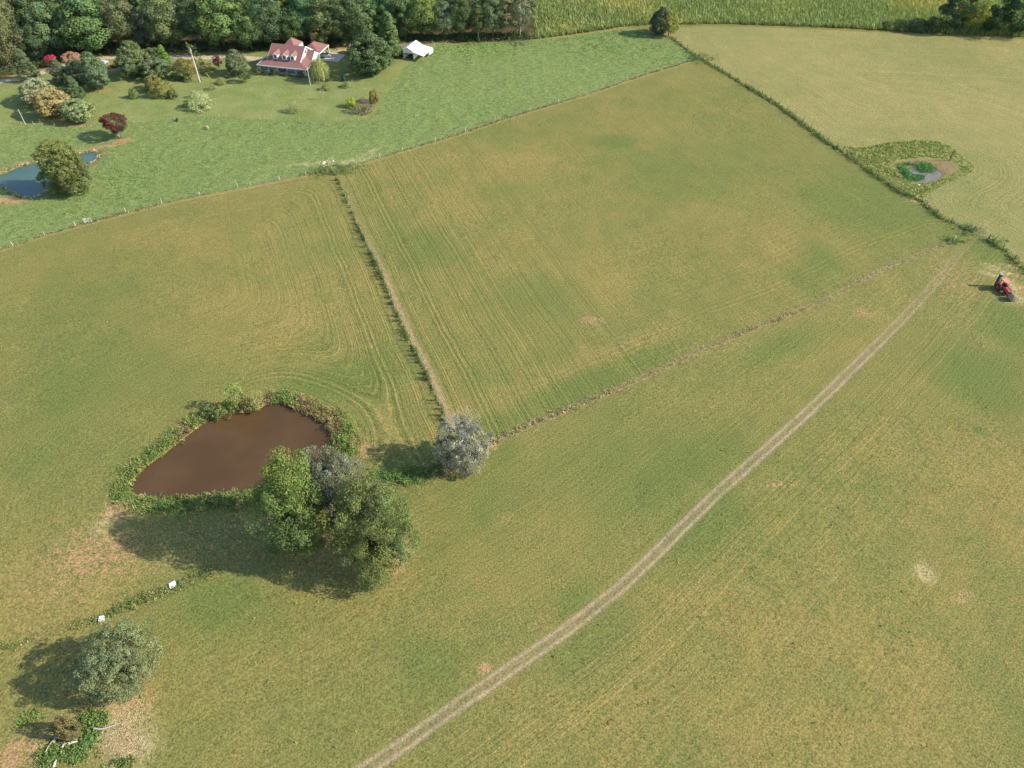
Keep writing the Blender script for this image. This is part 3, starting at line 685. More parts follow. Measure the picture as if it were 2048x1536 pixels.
g('round_shrub', 'pale round grass-like shrub near the yellow guy wire', 'shrub', 'shrub_a', 443, 170, 157, 18, (0.165, 0.180, 0.075))
g('grass_clump', 'arching pale ornamental grass clump below the guy wire', 'grass clump', 'airy', 426, 181, 170, 17, (0.170, 0.175, 0.080))
near_tree_later = True
g('small_tree', 'small spreading yellow-green tree right of'.replace('right of', 'beyond') + ' the utility pole', 'tree', 'small', 411, 144, 123, 24, (0.150, 0.150, 0.060))
g('plum_tree', 'dark purple-leaved small tree beside the drive', 'tree', 'small', 438, 139, 114, 16, (0.085, 0.022, 0.040))
g('garden_tree', 'upright dense tree near the porch end of the house', 'tree', 'dense', 477, 153, 101, 40, (0.085, 0.105, 0.055))
g('small_tree', 'small dark multi-stemmed tree near the porch corner', 'tree', 'small', 493, 167, 140, 22, (0.055, 0.070, 0.036))
g('pale_shrub', 'wide airy pale green shrub on the lawn', 'shrub', 'airy', 405, 224, 190, 46, (0.215, 0.235, 0.120))
g('pale_shrub', 'small pale shrub behind the wide airy pale shrub', 'shrub', 'airy', 390, 198, 183, 16, (0.200, 0.210, 0.105))
g('low_bush', 'low dark bush in the shade of the airy pale shrub', 'bush', 'shrub_b', 376, 216, 204, 20, (0.055, 0.090, 0.035))
g('low_bush', 'low dark spreading bush under the yellowing tree', 'bush', 'shrub_b', 358, 160, 147, 28, (0.060, 0.085, 0.035))
g('low_bush', 'greyish rounded bush beside the bright pointed tree', 'bush', 'shrub_a', 356, 141, 127, 18, (0.100, 0.095, 0.060))
g('low_bush', 'green bush between the red tractor and garden tree', 'bush', 'shrub_a', 241, 138, 119, 20, (0.085, 0.130, 0.045))
g('round_shrub', 'small round shrub near the bare pale sapling', 'shrub', 'shrub_b', 654, 181, 168, 18, (0.135, 0.155, 0.055))
g('round_shrub', 'flat light shrub below the huge dense garden tree', 'shrub', 'shrub_a', 694, 176, 167, 18, (0.160, 0.180, 0.080))
g('tiny_conifer', 'tiny bluish conifer in the shade of the huge tree', 'conifer', 'cone', 688, 163, 149, 11, (0.070, 0.105, 0.085))
g('pale_shrub', 'pale rounded shrub alone on lawn near pasture fence', 'shrub', 'airy', 591, 227, 206, 26, (0.185, 0.190, 0.090))
g('yellow_shrub', 'bright yellow-green shrub beside the purple-brown bush', 'shrub', 'shrub_a', 703, 216, 197, 19, (0.190, 0.215, 0.040))
g('purple_bush', 'purple-brown rounded bush by three pasture fence posts', 'bush', 'airy', 728, 229, 201, 34, (0.105, 0.070, 0.072))
g('olive_shrub', 'upright olive shrub behind the purple-brown bush', 'shrub', 'shrub_a', 749, 207, 181, 20, (0.140, 0.120, 0.042))
for q, (bx, yb, yt, w) in enumerate([(517, 149, 136, 14), (535, 150, 141, 16), (553, 151, 139, 16), (600, 156, 142, 16), (574, 152, 144, 12)]):
    g('porch_shrub', 'small foundation shrub planted along the front porch', 'shrub', 'shrub_b', bx, yb, yt, w, (0.060, 0.085, 0.040), 'shrubs along the porch')
# crape myrtle with red crown: dark green lower leaves, red flowers on top
e = g('crape_myrtle', 'dark red crape myrtle with bare trunks above the small pond', 'tree', 'crape', 241, 283, 237, 46, (0.060, 0.075, 0.036))
rng = np.random.default_rng(77)
C, out = crown_points(rng, 'vase', 2.5, 3.9, 1.3, 120, 0.7)
k = C[:, 2] > 3.15; C = C[k]; out = out[k]
V, F, col = lobe_leaves(rng, C + out * .25, out, np.full(len(C), .42), 45, 0.2)
o = link('flowers', mesh_np('flowers', V, F, col, M['leaf']), e); o.color = (0.105, 0.026, 0.030, 1)
pass
# trees along the far field edge
g('field_corner_tree', 'dark grey-green tree at the far fence corner by the corn', 'tree', 'dense', 1318, 73, 17, 40, (0.050, 0.068, 0.045))
g('field_corner_tree', 'yellow-green half-height tree at the far fence corner', 'tree', 'small', 1337, 75, 36, 34, (0.150, 0.150, 0.045))
g('hedgerow_tree', 'dark tree in the hedgerow beside its yellow-green neighbour', 'tree', 'wood_b', 1900, 68, -8, 64, (0.036, 0.060, 0.030))
g('hedgerow_tree', 'yellow-green tree in the hedgerow between dark ones', 'tree', 'wood_d', 1938, 70, -14, 42, (0.150, 0.165, 0.042))
g('hedgerow_tree', 'low dark tree in the hedgerow past the yellow-green one', 'tree', 'wood_b', 1976, 72, 16, 50, (0.034, 0.060, 0.030))
g('hedgerow_tree', 'biggest dark tree at the end of the hedgerow', 'tree', 'wood_e', 2030, 76, -14, 84, (0.036, 0.065, 0.032))
for bx, yb, yt, w in [(1862, 66, 36, 34), (1832, 64, 42, 38), (1800, 62, 48, 34), (1775, 60, 52, 26)]:
    g('hedge_bush', 'low dark bush in the hedgerow before the corn field', 'bush', 'shrub_b', bx, yb, yt, w, (0.060, 0.085, 0.040), 'bushes of the far hedgerow')

# ------------------------------------------------------------------ the near trees, each its own
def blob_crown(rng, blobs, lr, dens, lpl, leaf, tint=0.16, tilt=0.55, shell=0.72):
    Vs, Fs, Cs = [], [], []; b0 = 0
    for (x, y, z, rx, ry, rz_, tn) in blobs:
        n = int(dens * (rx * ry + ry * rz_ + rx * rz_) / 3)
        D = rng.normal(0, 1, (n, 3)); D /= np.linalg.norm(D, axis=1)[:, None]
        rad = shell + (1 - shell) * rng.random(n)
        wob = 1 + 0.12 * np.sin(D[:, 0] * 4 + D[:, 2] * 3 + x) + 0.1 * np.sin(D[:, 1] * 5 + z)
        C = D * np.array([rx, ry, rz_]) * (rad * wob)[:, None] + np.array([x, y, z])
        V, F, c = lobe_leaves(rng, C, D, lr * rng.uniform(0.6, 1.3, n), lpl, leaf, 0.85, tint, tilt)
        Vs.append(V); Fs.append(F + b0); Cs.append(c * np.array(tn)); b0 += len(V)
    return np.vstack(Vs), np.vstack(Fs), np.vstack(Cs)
def near_tree(name, label, base, blobs, color, lr, dens, lpl, leaf, seed, tr=0.35, H=15, R=5, bark='bark', nlimb=12, tint=.16, tilt=.55, extra=None, shell=0.72):
    rng = np.random.default_rng(seed)
    e = empty(name, (base[0], base[1], 0), 0, label, 'tree')
    V, F, c = blob_crown(rng, blobs, lr, dens, lpl, leaf, tint, tilt, shell)
    o = link('crown', mesh_np('crown', V, F, c, M['leaf']), e); o.color = (*color, 1)
    mb = MB(); limbs(mb, rng, H, R, H * .15, tr, nlimb, up=0.8)
    if extra: extra(mb, rng)
    mb.build('trunk', M[bark], e, True)
    return e
W1 = (1, 1, 1)
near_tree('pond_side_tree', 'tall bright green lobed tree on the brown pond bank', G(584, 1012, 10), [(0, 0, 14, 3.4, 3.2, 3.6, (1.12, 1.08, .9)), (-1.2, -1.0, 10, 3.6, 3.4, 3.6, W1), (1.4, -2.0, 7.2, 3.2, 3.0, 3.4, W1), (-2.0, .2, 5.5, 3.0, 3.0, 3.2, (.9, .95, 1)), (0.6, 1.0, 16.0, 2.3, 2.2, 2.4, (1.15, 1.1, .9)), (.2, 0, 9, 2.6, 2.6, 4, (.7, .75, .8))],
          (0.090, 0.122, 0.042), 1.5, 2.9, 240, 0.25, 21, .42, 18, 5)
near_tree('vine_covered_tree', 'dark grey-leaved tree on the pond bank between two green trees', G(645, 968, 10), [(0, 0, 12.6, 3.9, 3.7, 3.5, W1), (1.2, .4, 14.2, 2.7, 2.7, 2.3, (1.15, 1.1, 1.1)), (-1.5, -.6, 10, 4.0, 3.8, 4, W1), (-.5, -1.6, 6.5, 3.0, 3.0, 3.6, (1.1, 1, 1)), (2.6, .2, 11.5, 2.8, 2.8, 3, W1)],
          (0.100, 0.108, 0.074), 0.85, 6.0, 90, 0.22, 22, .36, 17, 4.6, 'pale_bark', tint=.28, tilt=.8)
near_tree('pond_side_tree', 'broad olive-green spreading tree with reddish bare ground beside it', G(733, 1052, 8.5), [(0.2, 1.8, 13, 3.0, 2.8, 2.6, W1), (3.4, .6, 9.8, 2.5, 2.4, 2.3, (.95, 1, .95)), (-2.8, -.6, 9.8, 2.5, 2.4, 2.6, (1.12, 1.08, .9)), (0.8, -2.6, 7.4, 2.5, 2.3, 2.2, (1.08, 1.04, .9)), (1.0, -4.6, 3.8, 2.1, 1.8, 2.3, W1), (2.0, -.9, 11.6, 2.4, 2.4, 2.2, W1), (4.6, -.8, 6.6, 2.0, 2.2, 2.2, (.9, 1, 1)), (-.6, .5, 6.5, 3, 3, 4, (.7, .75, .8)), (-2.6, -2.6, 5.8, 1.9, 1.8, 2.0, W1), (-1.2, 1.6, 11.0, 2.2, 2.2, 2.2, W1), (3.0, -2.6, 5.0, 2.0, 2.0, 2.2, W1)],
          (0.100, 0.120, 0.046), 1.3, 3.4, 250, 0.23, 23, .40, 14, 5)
def dead_top(mb, rng):
    for k in range(16):
        a = k * 2.4; b = Vector((0, .5, 6.6 + rng.uniform(-1, 1))); L = rng.uniform(2.2, 4.6)
        e = b + Vector((math.cos(a) * L * .75, math.sin(a) * L * .6 + .6, L * rng.uniform(.5, 1.0)))
        m = b.lerp(e, .55) + Vector((0, 0, -.15)); mb.tube([b, m, e], [.055, .035, .012], 5)
        for s_ in (-.7, .7):
            f = m + Vector((math.cos(a + s_) * L * .4, math.sin(a + s_) * L * .35 + .2, L * .35)); mb.tube([m, f], [.028, .010], 4)
            f2 = m.lerp(f, .5) + Vector((math.cos(a - s_) * L * .2, math.sin(a - s_) * L * .2, L * .22)); mb.tube([m.lerp(f, .5), f2], [.025, .008], 4)
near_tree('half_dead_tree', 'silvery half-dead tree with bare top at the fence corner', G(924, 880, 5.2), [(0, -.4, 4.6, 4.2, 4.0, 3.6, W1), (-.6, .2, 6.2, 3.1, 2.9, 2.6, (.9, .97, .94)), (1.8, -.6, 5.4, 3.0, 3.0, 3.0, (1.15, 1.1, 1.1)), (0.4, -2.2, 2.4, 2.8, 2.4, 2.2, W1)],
          (0.160, 0.162, 0.130), 0.62, 7.2, 74, 0.20, 24, .30, 9, 4, 'pale_bark', 12, .32, .85, dead_top)
near_tree('grey_round_tree', 'round fine-leaved grey-green tree standing alone in the meadow', G(236, 1325, 4.6), [(0, 0, 4.6, 4.7, 4.7, 4.0, W1), (-.8, .6, 5.6, 3.8, 3.8, 3.0, (.92, .97, 1)), (2.0, .2, 4.8, 3.0, 3.4, 3.2, (1.1, 1.06, 1.05)), (-1.2, -1.6, 3.8, 3.2, 3.0, 3, W1)],
          (0.122, 0.140, 0.070), 0.6, 10.5, 90, 0.16, 25, .28, 8, 4.6, 'bark', 14, .2, .9)
px0, py0 = G(400, 164)
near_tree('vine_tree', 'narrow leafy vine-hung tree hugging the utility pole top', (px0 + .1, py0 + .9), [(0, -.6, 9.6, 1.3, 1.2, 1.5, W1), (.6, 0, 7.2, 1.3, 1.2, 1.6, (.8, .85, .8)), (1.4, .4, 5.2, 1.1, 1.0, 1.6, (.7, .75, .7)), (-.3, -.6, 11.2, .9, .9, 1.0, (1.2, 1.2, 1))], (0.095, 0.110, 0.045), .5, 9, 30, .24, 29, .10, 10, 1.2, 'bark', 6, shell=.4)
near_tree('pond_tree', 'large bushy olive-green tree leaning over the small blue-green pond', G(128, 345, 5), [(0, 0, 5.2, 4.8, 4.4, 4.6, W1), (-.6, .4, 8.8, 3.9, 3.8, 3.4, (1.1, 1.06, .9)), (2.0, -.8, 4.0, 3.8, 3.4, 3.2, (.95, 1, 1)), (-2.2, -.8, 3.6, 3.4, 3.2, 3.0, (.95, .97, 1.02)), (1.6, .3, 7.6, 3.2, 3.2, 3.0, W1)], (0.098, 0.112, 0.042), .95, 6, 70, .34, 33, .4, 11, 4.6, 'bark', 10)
# willow shrubs at the pond head
near_tree('willow_shrub', 'light green willow growing at the brown pond edge', G(468, 792, 3.2), [(0, 0, 3.2, 1.5, 1.5, 2.4, W1), (.4, .2, 5.0, 1.1, 1.1, 1.6, W1), (-.6, -.4, 2.0, 1.4, 1.3, 1.5, W1)], (0.150, 0.185, 0.055), .45, 11, 34, .2, 26, .10, 6, 1.8, 'pale_bark', 8, .14, .9, shell=.5)
near_tree('willow_shrub', 'yellow-green willow beside dead white branches at pond edge', G(506, 795, 2.6), [(0, 0, 3.0, 1.5, 1.4, 2.0, W1), (.3, -.5, 1.7, 1.4, 1.2, 1.3, (1.1, 1, .9))], (0.180, 0.185, 0.055), .42, 11, 34, .19, 27, .09, 5, 1.6, 'pale_bark', 8, .14, .9, shell=.5)
near_tree('waterside_bush', 'dark leafy bush overhanging the brown pond water', G(432, 826, 1.0), [(0, 0, 1.1, 2.4, 1.6, 1.3, W1), (1.6, -.4, 1.0, 1.7, 1.2, 1.0, W1)], (0.110, 0.135, 0.045), .42, 10, 32, .2, 28, .07, 2, 1.8, 'pale_bark', 6, .16, .8, shell=.5)
mb = MB(); rr = random.Random(8)
bx, by = G(520, 806)
for k in range(9):
    a = rr.uniform(-2.6, .6); L = rr.uniform(1.0, 2.6)
    mb.tube([(0, 0, .1), (math.cos(a) * L * .5, math.sin(a) * L * .5, .5 + rr.uniform(0, .5)), (math.cos(a) * L, math.sin(a) * L, .3 + rr.uniform(0, .9))], [.07, .045, .012], 5)
o = tag(mb.build('dead_branches', M['pale_bark']), 'bleached dead branches sticking out of the pond edge scrub', 'branches'); o.location = (bx, by, -0.1)
# weeping willow by the porch
rng = np.random.default_rng(31)
wx, wy = G(641, 160); wb = empty('weeping_willow', (wx, wy, 0), 0, 'yellow-green weeping willow at the end of the porch', 'tree')
Pq, Nq = [], []
for k in range(420):
    a = rng.uniform(0, 6.283); r = 3.2 * math.sqrt(rng.random()); top = 6.6 - 0.28 * r * r + rng.normal(0, .2); bot = 0.5 + rng.uniform(0, 2.2) * (1.1 if r > 1.5 else 2)
    n = int((top - bot) / .13); z = np.linspace(top, bot, n); f = (top - z) / max(top - bot, .1)
    rr_ = r * (1 + .14 * np.sqrt(f))
    Pq.append(np.column_stack([np.cos(a) * rr_ + rng.normal(0, .07, n), np.sin(a) * rr_ + rng.normal(0, .07, n), z]))
    Nq.append(np.column_stack([np.full(n, math.cos(a)), np.full(n, math.sin(a)), .5 * (1 - f)]))
Pq = np.vstack(Pq); Nq = np.vstack(Nq)
V, F = leaf_quads(rng, Pq, Nq, .26, .5, .3)
tv = np.repeat(np.clip(1 + rng.normal(0, .2, len(Pq)), .4, 1.7), 4)[:, None] * np.ones(3)
o = link('crown', mesh_np('crown', V, F, tv, M['leaf']), wb); o.color = (0.185, 0.200, 0.075, 1)
mb = MB(); limbs(mb, rng, 6.5, 2.6, 1.5, .2, 8); mb.build('trunk', M['bark'], wb, True)
# bare pale sapling on the lawn
sx, sy = G(646, 199); mb = MB(); rr = random.Random(3)
mb.tube([(0, 0, -.1), (.02, 0, .9), (0, .03, 2.9)], [.06, .05, .02], 5)
for k in range(22):
    a = k * 2.4; z = rr.uniform(.7, 2.2); L = rr.uniform(.6, 1.2); mb.tube([(0, 0, z), (math.cos(a) * L * .5, math.sin(a) * L * .5, z + L * .7), (math.cos(a) * L * .7, math.sin(a) * L * .7, z + L * 1.2)], [.03, .022, .012], 4)
o = tag(mb.build('bare_sapling', M['pale_bark']), 'leafless pale sapling standing on the lawn', 'sapling'); o.location = (sx, sy, 0)

# ------------------------------------------------------------------ stuff: grasses, weeds, corn
def stuff(name, label, cat, parts):
    Vs, Fs, Cs = [], [], []; b = 0
    for V, F, c in parts:
        Vs.append(V); Fs.append(F + b); Cs.append(c); b += len(V)
    o = link(name, mesh_np(name, np.vstack(Vs), np.vstack(Fs), np.vstack(Cs), M['blade']))
    o['kind'] = 'stuff'; tag(o, label, cat); return o
def clumps(rng, pos, hh, rad, cols, nl=14, leaf=0.22, tilt=.7):
    """leafy weed clumps; pos (n,2), hh heights, rad radii, cols (n,3)"""
    n = len(pos); idx = np.repeat(np.arange(n), nl)
    D = rng.normal(0, 1, (n * nl, 3)); D[:, 2] = np.abs(D[:, 2]); D /= np.linalg.norm(D, axis=1)[:, None]
    C = np.column_stack([pos[idx, 0] + D[:, 0] * rad[idx], pos[idx, 1] + D[:, 1] * rad[idx], D[:, 2] * hh[idx] * rng.uniform(.35, 1, len(idx)) - .03])
    V, F = leaf_quads(rng, C, D, leaf * np.ones(len(idx)) if np.isscalar(leaf) else leaf[idx], .75, tilt)
    c = cols[idx] * np.clip(1 + rng.normal(0, .2, len(idx)), .4, 1.7)[:, None]
    return V, F, np.repeat(c, 4, 0)
def blades(rng, pos, hh, wid, cols, k=5):
    """grass tufts of k leaning blades (triangles stored as thin quads)"""
    n = len(pos); idx = np.repeat(np.arange(n), k); m = len(idx)
    a = rng.uniform(0, 6.283, m); lean = rng.uniform(.2, .9, m) * hh[idx]; b = np.column_stack([pos[idx] + rng.normal(0, .12, (m, 2)), np.full(m, -.04)])
    d = np.column_stack([np.cos(a), np.sin(a), np.zeros(m)]); t = np.column_stack([-np.sin(a), np.cos(a), np.zeros(m)])
    w = (wid[idx] * rng.uniform(.6, 1.3, m))[:, None]; up = np.zeros((m, 3)); up[:, 2] = hh[idx] * rng.uniform(.6, 1.2, m)
    tip = b + up + d * lean[:, None]
    V = np.stack([b - t * w, b + t * w, tip + t * w * .25, tip - t * w * .25], 1).reshape(-1, 3)
    c = cols[idx] * np.clip(1 + rng.normal(0, .18, m), .5, 1.6)[:, None]
    return V, np.arange(4 * m).reshape(-1, 4), np.repeat(c, 4, 0)
def along(rng, line, n, width, off=0.0):
    L = np.asarray(line); seg = np.hypot(*np.diff(L, axis=0).T); cum = np.concatenate([[0], np.cumsum(seg)])
    u = rng.uniform(0, cum[-1], n); i = np.clip(np.searchsorted(cum, u) - 1, 0, len(seg) - 1); f = ((u - cum[i]) / seg[i])[:, None]
    d = (L[i + 1] - L[i]) / seg[i][:, None]; nrm = np.column_stack([-d[:, 1], d[:, 0]])
    return L[i] + (L[i + 1] - L[i]) * f + nrm * (off + rng.normal(0, 1, n) * width)[:, None]
def pick(rng, n, cols, w=None):
    return np.array(cols)[rng.choice(len(cols), n, p=w)] * np.clip(1 + rng.normal(0, .12, n), .6, 1.4)[:, None]
rng = np.random.default_rng(5)
def U(a, b, n): return rng.uniform(a, b, n)
GRN, DRY, RUST, LUSH, STR = (0.100, 0.135, 0.042), (0.235, 0.195, 0.095), (0.150, 0.100, 0.060), (0.088, 0.148, 0.044), (0.36, 0.29, 0.16)
# pasture tussocks
q = np.column_stack([rng.uniform(-235, 80, 150000), rng.uniform(118, 285, 150000)])
q = q[(sdf(q, pPAST) > 1.0)]; pxs = np.array([to_px(a, b, 0) for a, b in q]); q = q[(pxs[:, 0] > -40) & (pxs[:, 1] > 60)]
nz = vnoise(q * np.array([.8, 1]), .75, 11); lw = sdf(q, pLAWN)
q = q[((nz > .52) | (rng.random(len(q)) < .10)) & (lw < -.5) & (sdf(q, pP2) < -2) & (sdf(q, pWOOD) < 0)]
n = len(q); rich = vnoise(q, .06, 21) * .6 + .55
far_lush = np.exp(-(((q - np.array(G(930, 100))) / np.array([16, 9]))**2).sum(1))
hq = U(.10, .26, n) + .45 * far_lush
stuff('pasture_tussocks', 'uneven green tussock grass covering the grazed pasture', 'grass', [blades(rng, q, hq, U(.07, .15, n), np.clip(pick(rng, n, [(.105, .170, .050), (.135, .190, .062), (.085, .150, .045)]) * (1 + .5 * far_lush)[:, None], 0, .4), 4)])
# fringes along fences
n = 2400; p1 = along(rng, pF1, n, .3)
stuff('fence_grass', 'dry pale grass fringe under the pasture fence', 'grass', [blades(rng, p1, U(.12, .4, n), U(.04, .08, n), pick(rng, n, [STR, DRY, GRN], [.2, .4, .4]) * .75, 5)])
n = 520; p2 = along(rng, pF2, n, .14); lump = vnoise(p2, .16, 4)
h2 = np.where(lump > .58, U(.5, 1.1, n), U(.15, .5, n)) * np.where(vnoise(p2, .6, 6) > .35, 1, .4)
n2_ = 90; pt_ = along(rng, pF2, n2_, .12); pt_ = np.repeat(pt_, 6, 0) + rng.normal(0, .12, (n2_ * 6, 2)); ht_ = np.repeat(U(1.0, 2.4, n2_), 6) * U(.6, 1.1, n2_ * 6)
stuff('fence_weeds', 'tall weeds growing along the cross fence', 'weeds', [clumps(rng, pt_, ht_, U(.12, .26, len(pt_)), pick(rng, len(pt_), [GRN, (.085, .11, .04)]), 16, .18), clumps(rng, p2, h2, U(.1, .26, n), pick(rng, n, [GRN, (.075, .105, .036), DRY], [.4, .3, .3]) * .85, 12, .16)])
n = 2000; p3 = np.vstack([along(rng, pF3, 1650, .42), along(rng, pF3b, 350, .4)])
stuff('fence_weeds', 'green weeds along the straw field fence', 'weeds', [clumps(rng, p3, np.where(vnoise(p3, .25, 8) > .5, U(.5, 1.3, n), U(.2, .6, n)) * np.where(p3[:, 1] < 205, 1.6, 1.0), U(.15, .4, n), pick(rng, n, [GRN, (.115, .15, .055), DRY, LUSH], [.4, .3, .15, .15]), 12, .24)])
n = 2000; p4 = along(rng, pF4, n, .38, .15)
stuff('bank_weeds', 'dry brushy weeds along the long field bank', 'weeds', [clumps(rng, p4[:800], np.where(vnoise(p4[:800], .2, 5) > .6, U(.3, .8, 800), U(.06, .2, 800)), U(.12, .3, 800), pick(rng, 800, [DRY, RUST, GRN, STR], [.4, .15, .15, .3]) * 1.15, 12, .13), blades(rng, p4, U(.1, .35, n), U(.03, .07, n), pick(rng, n, [STR, DRY, GRN], [.3, .4, .3]) * .95, 5)])
n = 1180; p5 = np.vstack([along(rng, pDITCH[4:], 900, .5), along(rng, pDITCH[:2], 280, .8)])
stuff('ditch_weeds', 'green weeds in the shallow ditch across the meadow', 'weeds', [clumps(rng, p5, np.where(vnoise(p5, .3, 15) > .55, U(.4, .9, n), U(.2, .45, n)), U(.2, .45, n), pick(rng, n, [GRN, LUSH, DRY], [.45, .25, .3]), 14, .16)])
# banks of the ponds
n = 3800; pr = along(rng, np.vstack([pP1, pP1[:1]]), n, .9, .0)
sd = sdf(pr, pP1); pr = pr + 0; out_n = sd < .25; pr = pr[out_n]; n = len(pr)
near = pr[:, 1] < np.interp(pr[:, 0], [-62, -25], [73, 76]); right = pr[:, 0] > -34
# push the fringe outwards
cpt = pP1.mean(0); dirv = pr - cpt; dirv /= np.linalg.norm(dirv, axis=1)[:, None]
pr = pr + dirv * rng.uniform(.2, np.where(right, 3.6, np.where(near, 2.6, 1.6)), n)[:, None]
redz = vnoise(pr, .22, 31)
cc = np.where((redz > .56)[:, None] & ~near[:, None], pick(rng, n, [RUST, (.19, .13, .075), DRY, GRN]), pick(rng, n, [GRN, (.14, .175, .05), LUSH, DRY], [.4, .3, .15, .15]))
hh = np.where(right, U(.5, 1.5, n), np.where(near, U(.25, .9, n), U(.25, .8, n))) * (.45 + 1.2 * vnoise(pr, .45, 52))
stuff('pond_fringe', 'rusty and green scrub growing around the brown pond', 'scrub', [clumps(rng, pr, hh, U(.25, .6, n), cc, 20, .2), blades(rng, pr[::2] + rng.normal(0, .5, pr[::2].shape), U(.3, .8, len(pr[::2])), U(.04, .08, len(pr[::2])), cc[::2] * 1.1, 5)])
n = 700; pr = along(rng, np.vstack([pP2, pP2[:1]]), n, .5); k = sdf(pr, pP2) < .1; pr = pr[k]; n = len(pr)
stuff('pond_fringe', 'tan and green grass tufts around the small blue-green pond', 'grass', [clumps(rng, pr, U(.2, .6, n), U(.2, .5, n), pick(rng, n, [STR, DRY, GRN], [.4, .3, .3]), 12, .2)])
q = np.column_stack([rng.uniform(70, 130, 30000), rng.uniform(160, 225, 30000)]); q = q[(sdf(q, pMARSH) > -.2) & (sdf(q, pMUD) < -.2)][:9000]; n = len(q)
up_ = vnoise(q, .15, 3) * .5 + np.clip((q[:, 1] - 190) / 18, 0, 1)
stuff('marsh_grass', 'long green and tan grass around the marshy hole', 'grass', [blades(rng, q, U(.2, .55, n) * (.6 + up_), U(.08, .16, n), 1.35 * np.where((up_ > .55)[:, None], pick(rng, n, [(.12, .17, .05), GRN]), pick(rng, n, [DRY, (.15, .17, .065), GRN, GRN])), 5)])
q = []
for bx, by, rx, ry, m in [(1852, 335, 2.3, 2.2, 420), (1808, 342, 1.2, 3.2, 260), (1822, 357, 2.0, 1.4, 200), (1838, 354, 1.6, 1.2, 110), (1818, 329, 1.5, .9, 60)]:
    c0 = np.array(G(bx, by)); a = rng.normal(0, .5, (m, 2)); q.append(c0 + a * np.array([rx, ry]))
q = np.vstack(q); n = len(q)
stuff('water_plants', 'bright green water plants in the marshy hole', 'water plants', [clumps(rng, q, U(.3, .9, n), U(.15, .4, n), pick(rng, n, [(.075, .165, .055), (.10, .19, .075), (.06, .13, .045)]), 14, .2)])
# thicket at the fence corner, clumps under the trees and around the brush heap
def patch(L):
    Q, Hh, Cc = [], [], []
    for bx, by, rx, ry, m, h0, h1, cols in L:
        c0 = np.array(G(bx, by)); Q.append(c0 + rng.normal(0, .5, (m, 2)) * np.array([rx, ry])); Hh.append(U(h0, h1, m)); Cc.append(pick(rng, m, cols))
    Q = np.vstack(Q); return clumps(rng, Q, np.concatenate(Hh), U(.2, .45, len(Q)), np.vstack(Cc), 16, .2)
stuff('corner_thicket', 'thicket of weeds where the two fences meet', 'weeds', [patch([(664, 344, 6, 2.4, 240, .5, 1.6, [GRN, (.09, .125, .05)]), (685, 335, 7, 1.6, 120, .4, 1.1, [GRN, LUSH]), (645, 347, 4, 1.2, 80, .4, 1.2, [GRN, DRY]), (1398, 117, 5, 4, 160, .5, 1.6, [(.085, .12, .05), GRN]), (1940, 462, 3, 2, 110, .5, 1.3, [GRN, (.14, .15, .11)]), (1905, 483, 2.4, 1.4, 70, .5, 1.2, [LUSH, GRN]), (1985, 483, 3, 1.6, 70, .4, 1.0, [GRN, LUSH])])])
stuff('undergrowth', 'green weeds by the silvery tree and brush heap', 'weeds', [patch([(805, 952, 4.5, 1.3, 160, .3, 1.0, [LUSH]), (835, 942, 1.4, .8, 40, .6, 1.3, [LUSH, GRN]), (187, 1440, 1.9, 1.3, 130, .3, .8, [LUSH, GRN]), (178, 1478, 1.1, .9, 70, .3, .7, [LUSH]), (110, 1500, 1.8, 1.8, 130, .3, .8, [LUSH, GRN]), (155, 1505, 2.2, 1.3, 110, .3, .7, [LUSH, GRN]), (95, 1520, 1.5, 1.3, 60, .3, .7, [GRN]), (60, 1440, 1.6, 1.2, 70, .2, .6, [GRN, LUSH]), (245, 1525, 1.4, .8, 40, .2, .5, [GRN]), (330, 1015, 4.0, 1.6, 160, .3, .9, [(.055, .12, .035), LUSH]), (440, 1000, 9, 1.4, 240, .3, .9, [GRN, LUSH, RUST]), (690, 880, 1.8, 3.0, 150, .8, 1.8, [(.15, .19, .05), LUSH]), (850, 88, 4, 1.5, 60, .5, 1.1, [DRY, STR]), (885, 84, 5, 1, 50, .5, 1.0, [DRY, STR]), (1040, 88, 3, 2, 50, .6, 1.5, [(.19, .19, .15), GRN])])])
q = np.column_stack([rng.uniform(-170, 150, 90000), rng.uniform(28, 230, 90000)])
q = q[(vnoise(q, .25, 61) * .6 + vnoise(q, .04, 62) * .4 > .60)]; q = q[(sdf(q, pPAST) < -1.5) & (sdf(q, pTAN) < -1) & (sdf(q, pP1) < -3) & (seg_dist(q, pTRACK)[0] > 1.6)]
q = q[np.abs(q[:, 0]) < .72 * (q[:, 1] + 30) + 8][:3000]; n = len(q)
stuff('meadow_weeds', 'low weeds and grass tufts scattered over the mown meadows', 'weeds', [blades(rng, q, U(.05, .14, n), U(.05, .11, n), 1.05 * pick(rng, n, [(.11, .145, .04), (.14, .165, .05), (.22, .19, .07)]), 5)])
# scrub and low growth under the edge of the wood
we = GL([(-60, 160), (0, 150), (90, 130), (190, 109), (300, 104), (440, 101), (600, 96), (700, 92), (790, 82), (900, 83), (1000, 81), (1062, 77)])
n = 2600; pw = along(rng, we, n, 1.8, 2.6)
stuff('wood_undergrowth', 'dark green scrub under the edge of the wood', 'scrub', [clumps(rng, pw, U(.6, 2.6, n), U(.4, 1.1, n), pick(rng, n, [(.052, .08, .036), (.065, .095, .04), (.045, .07, .036), (.09, .09, .045)]), 16, .42)])
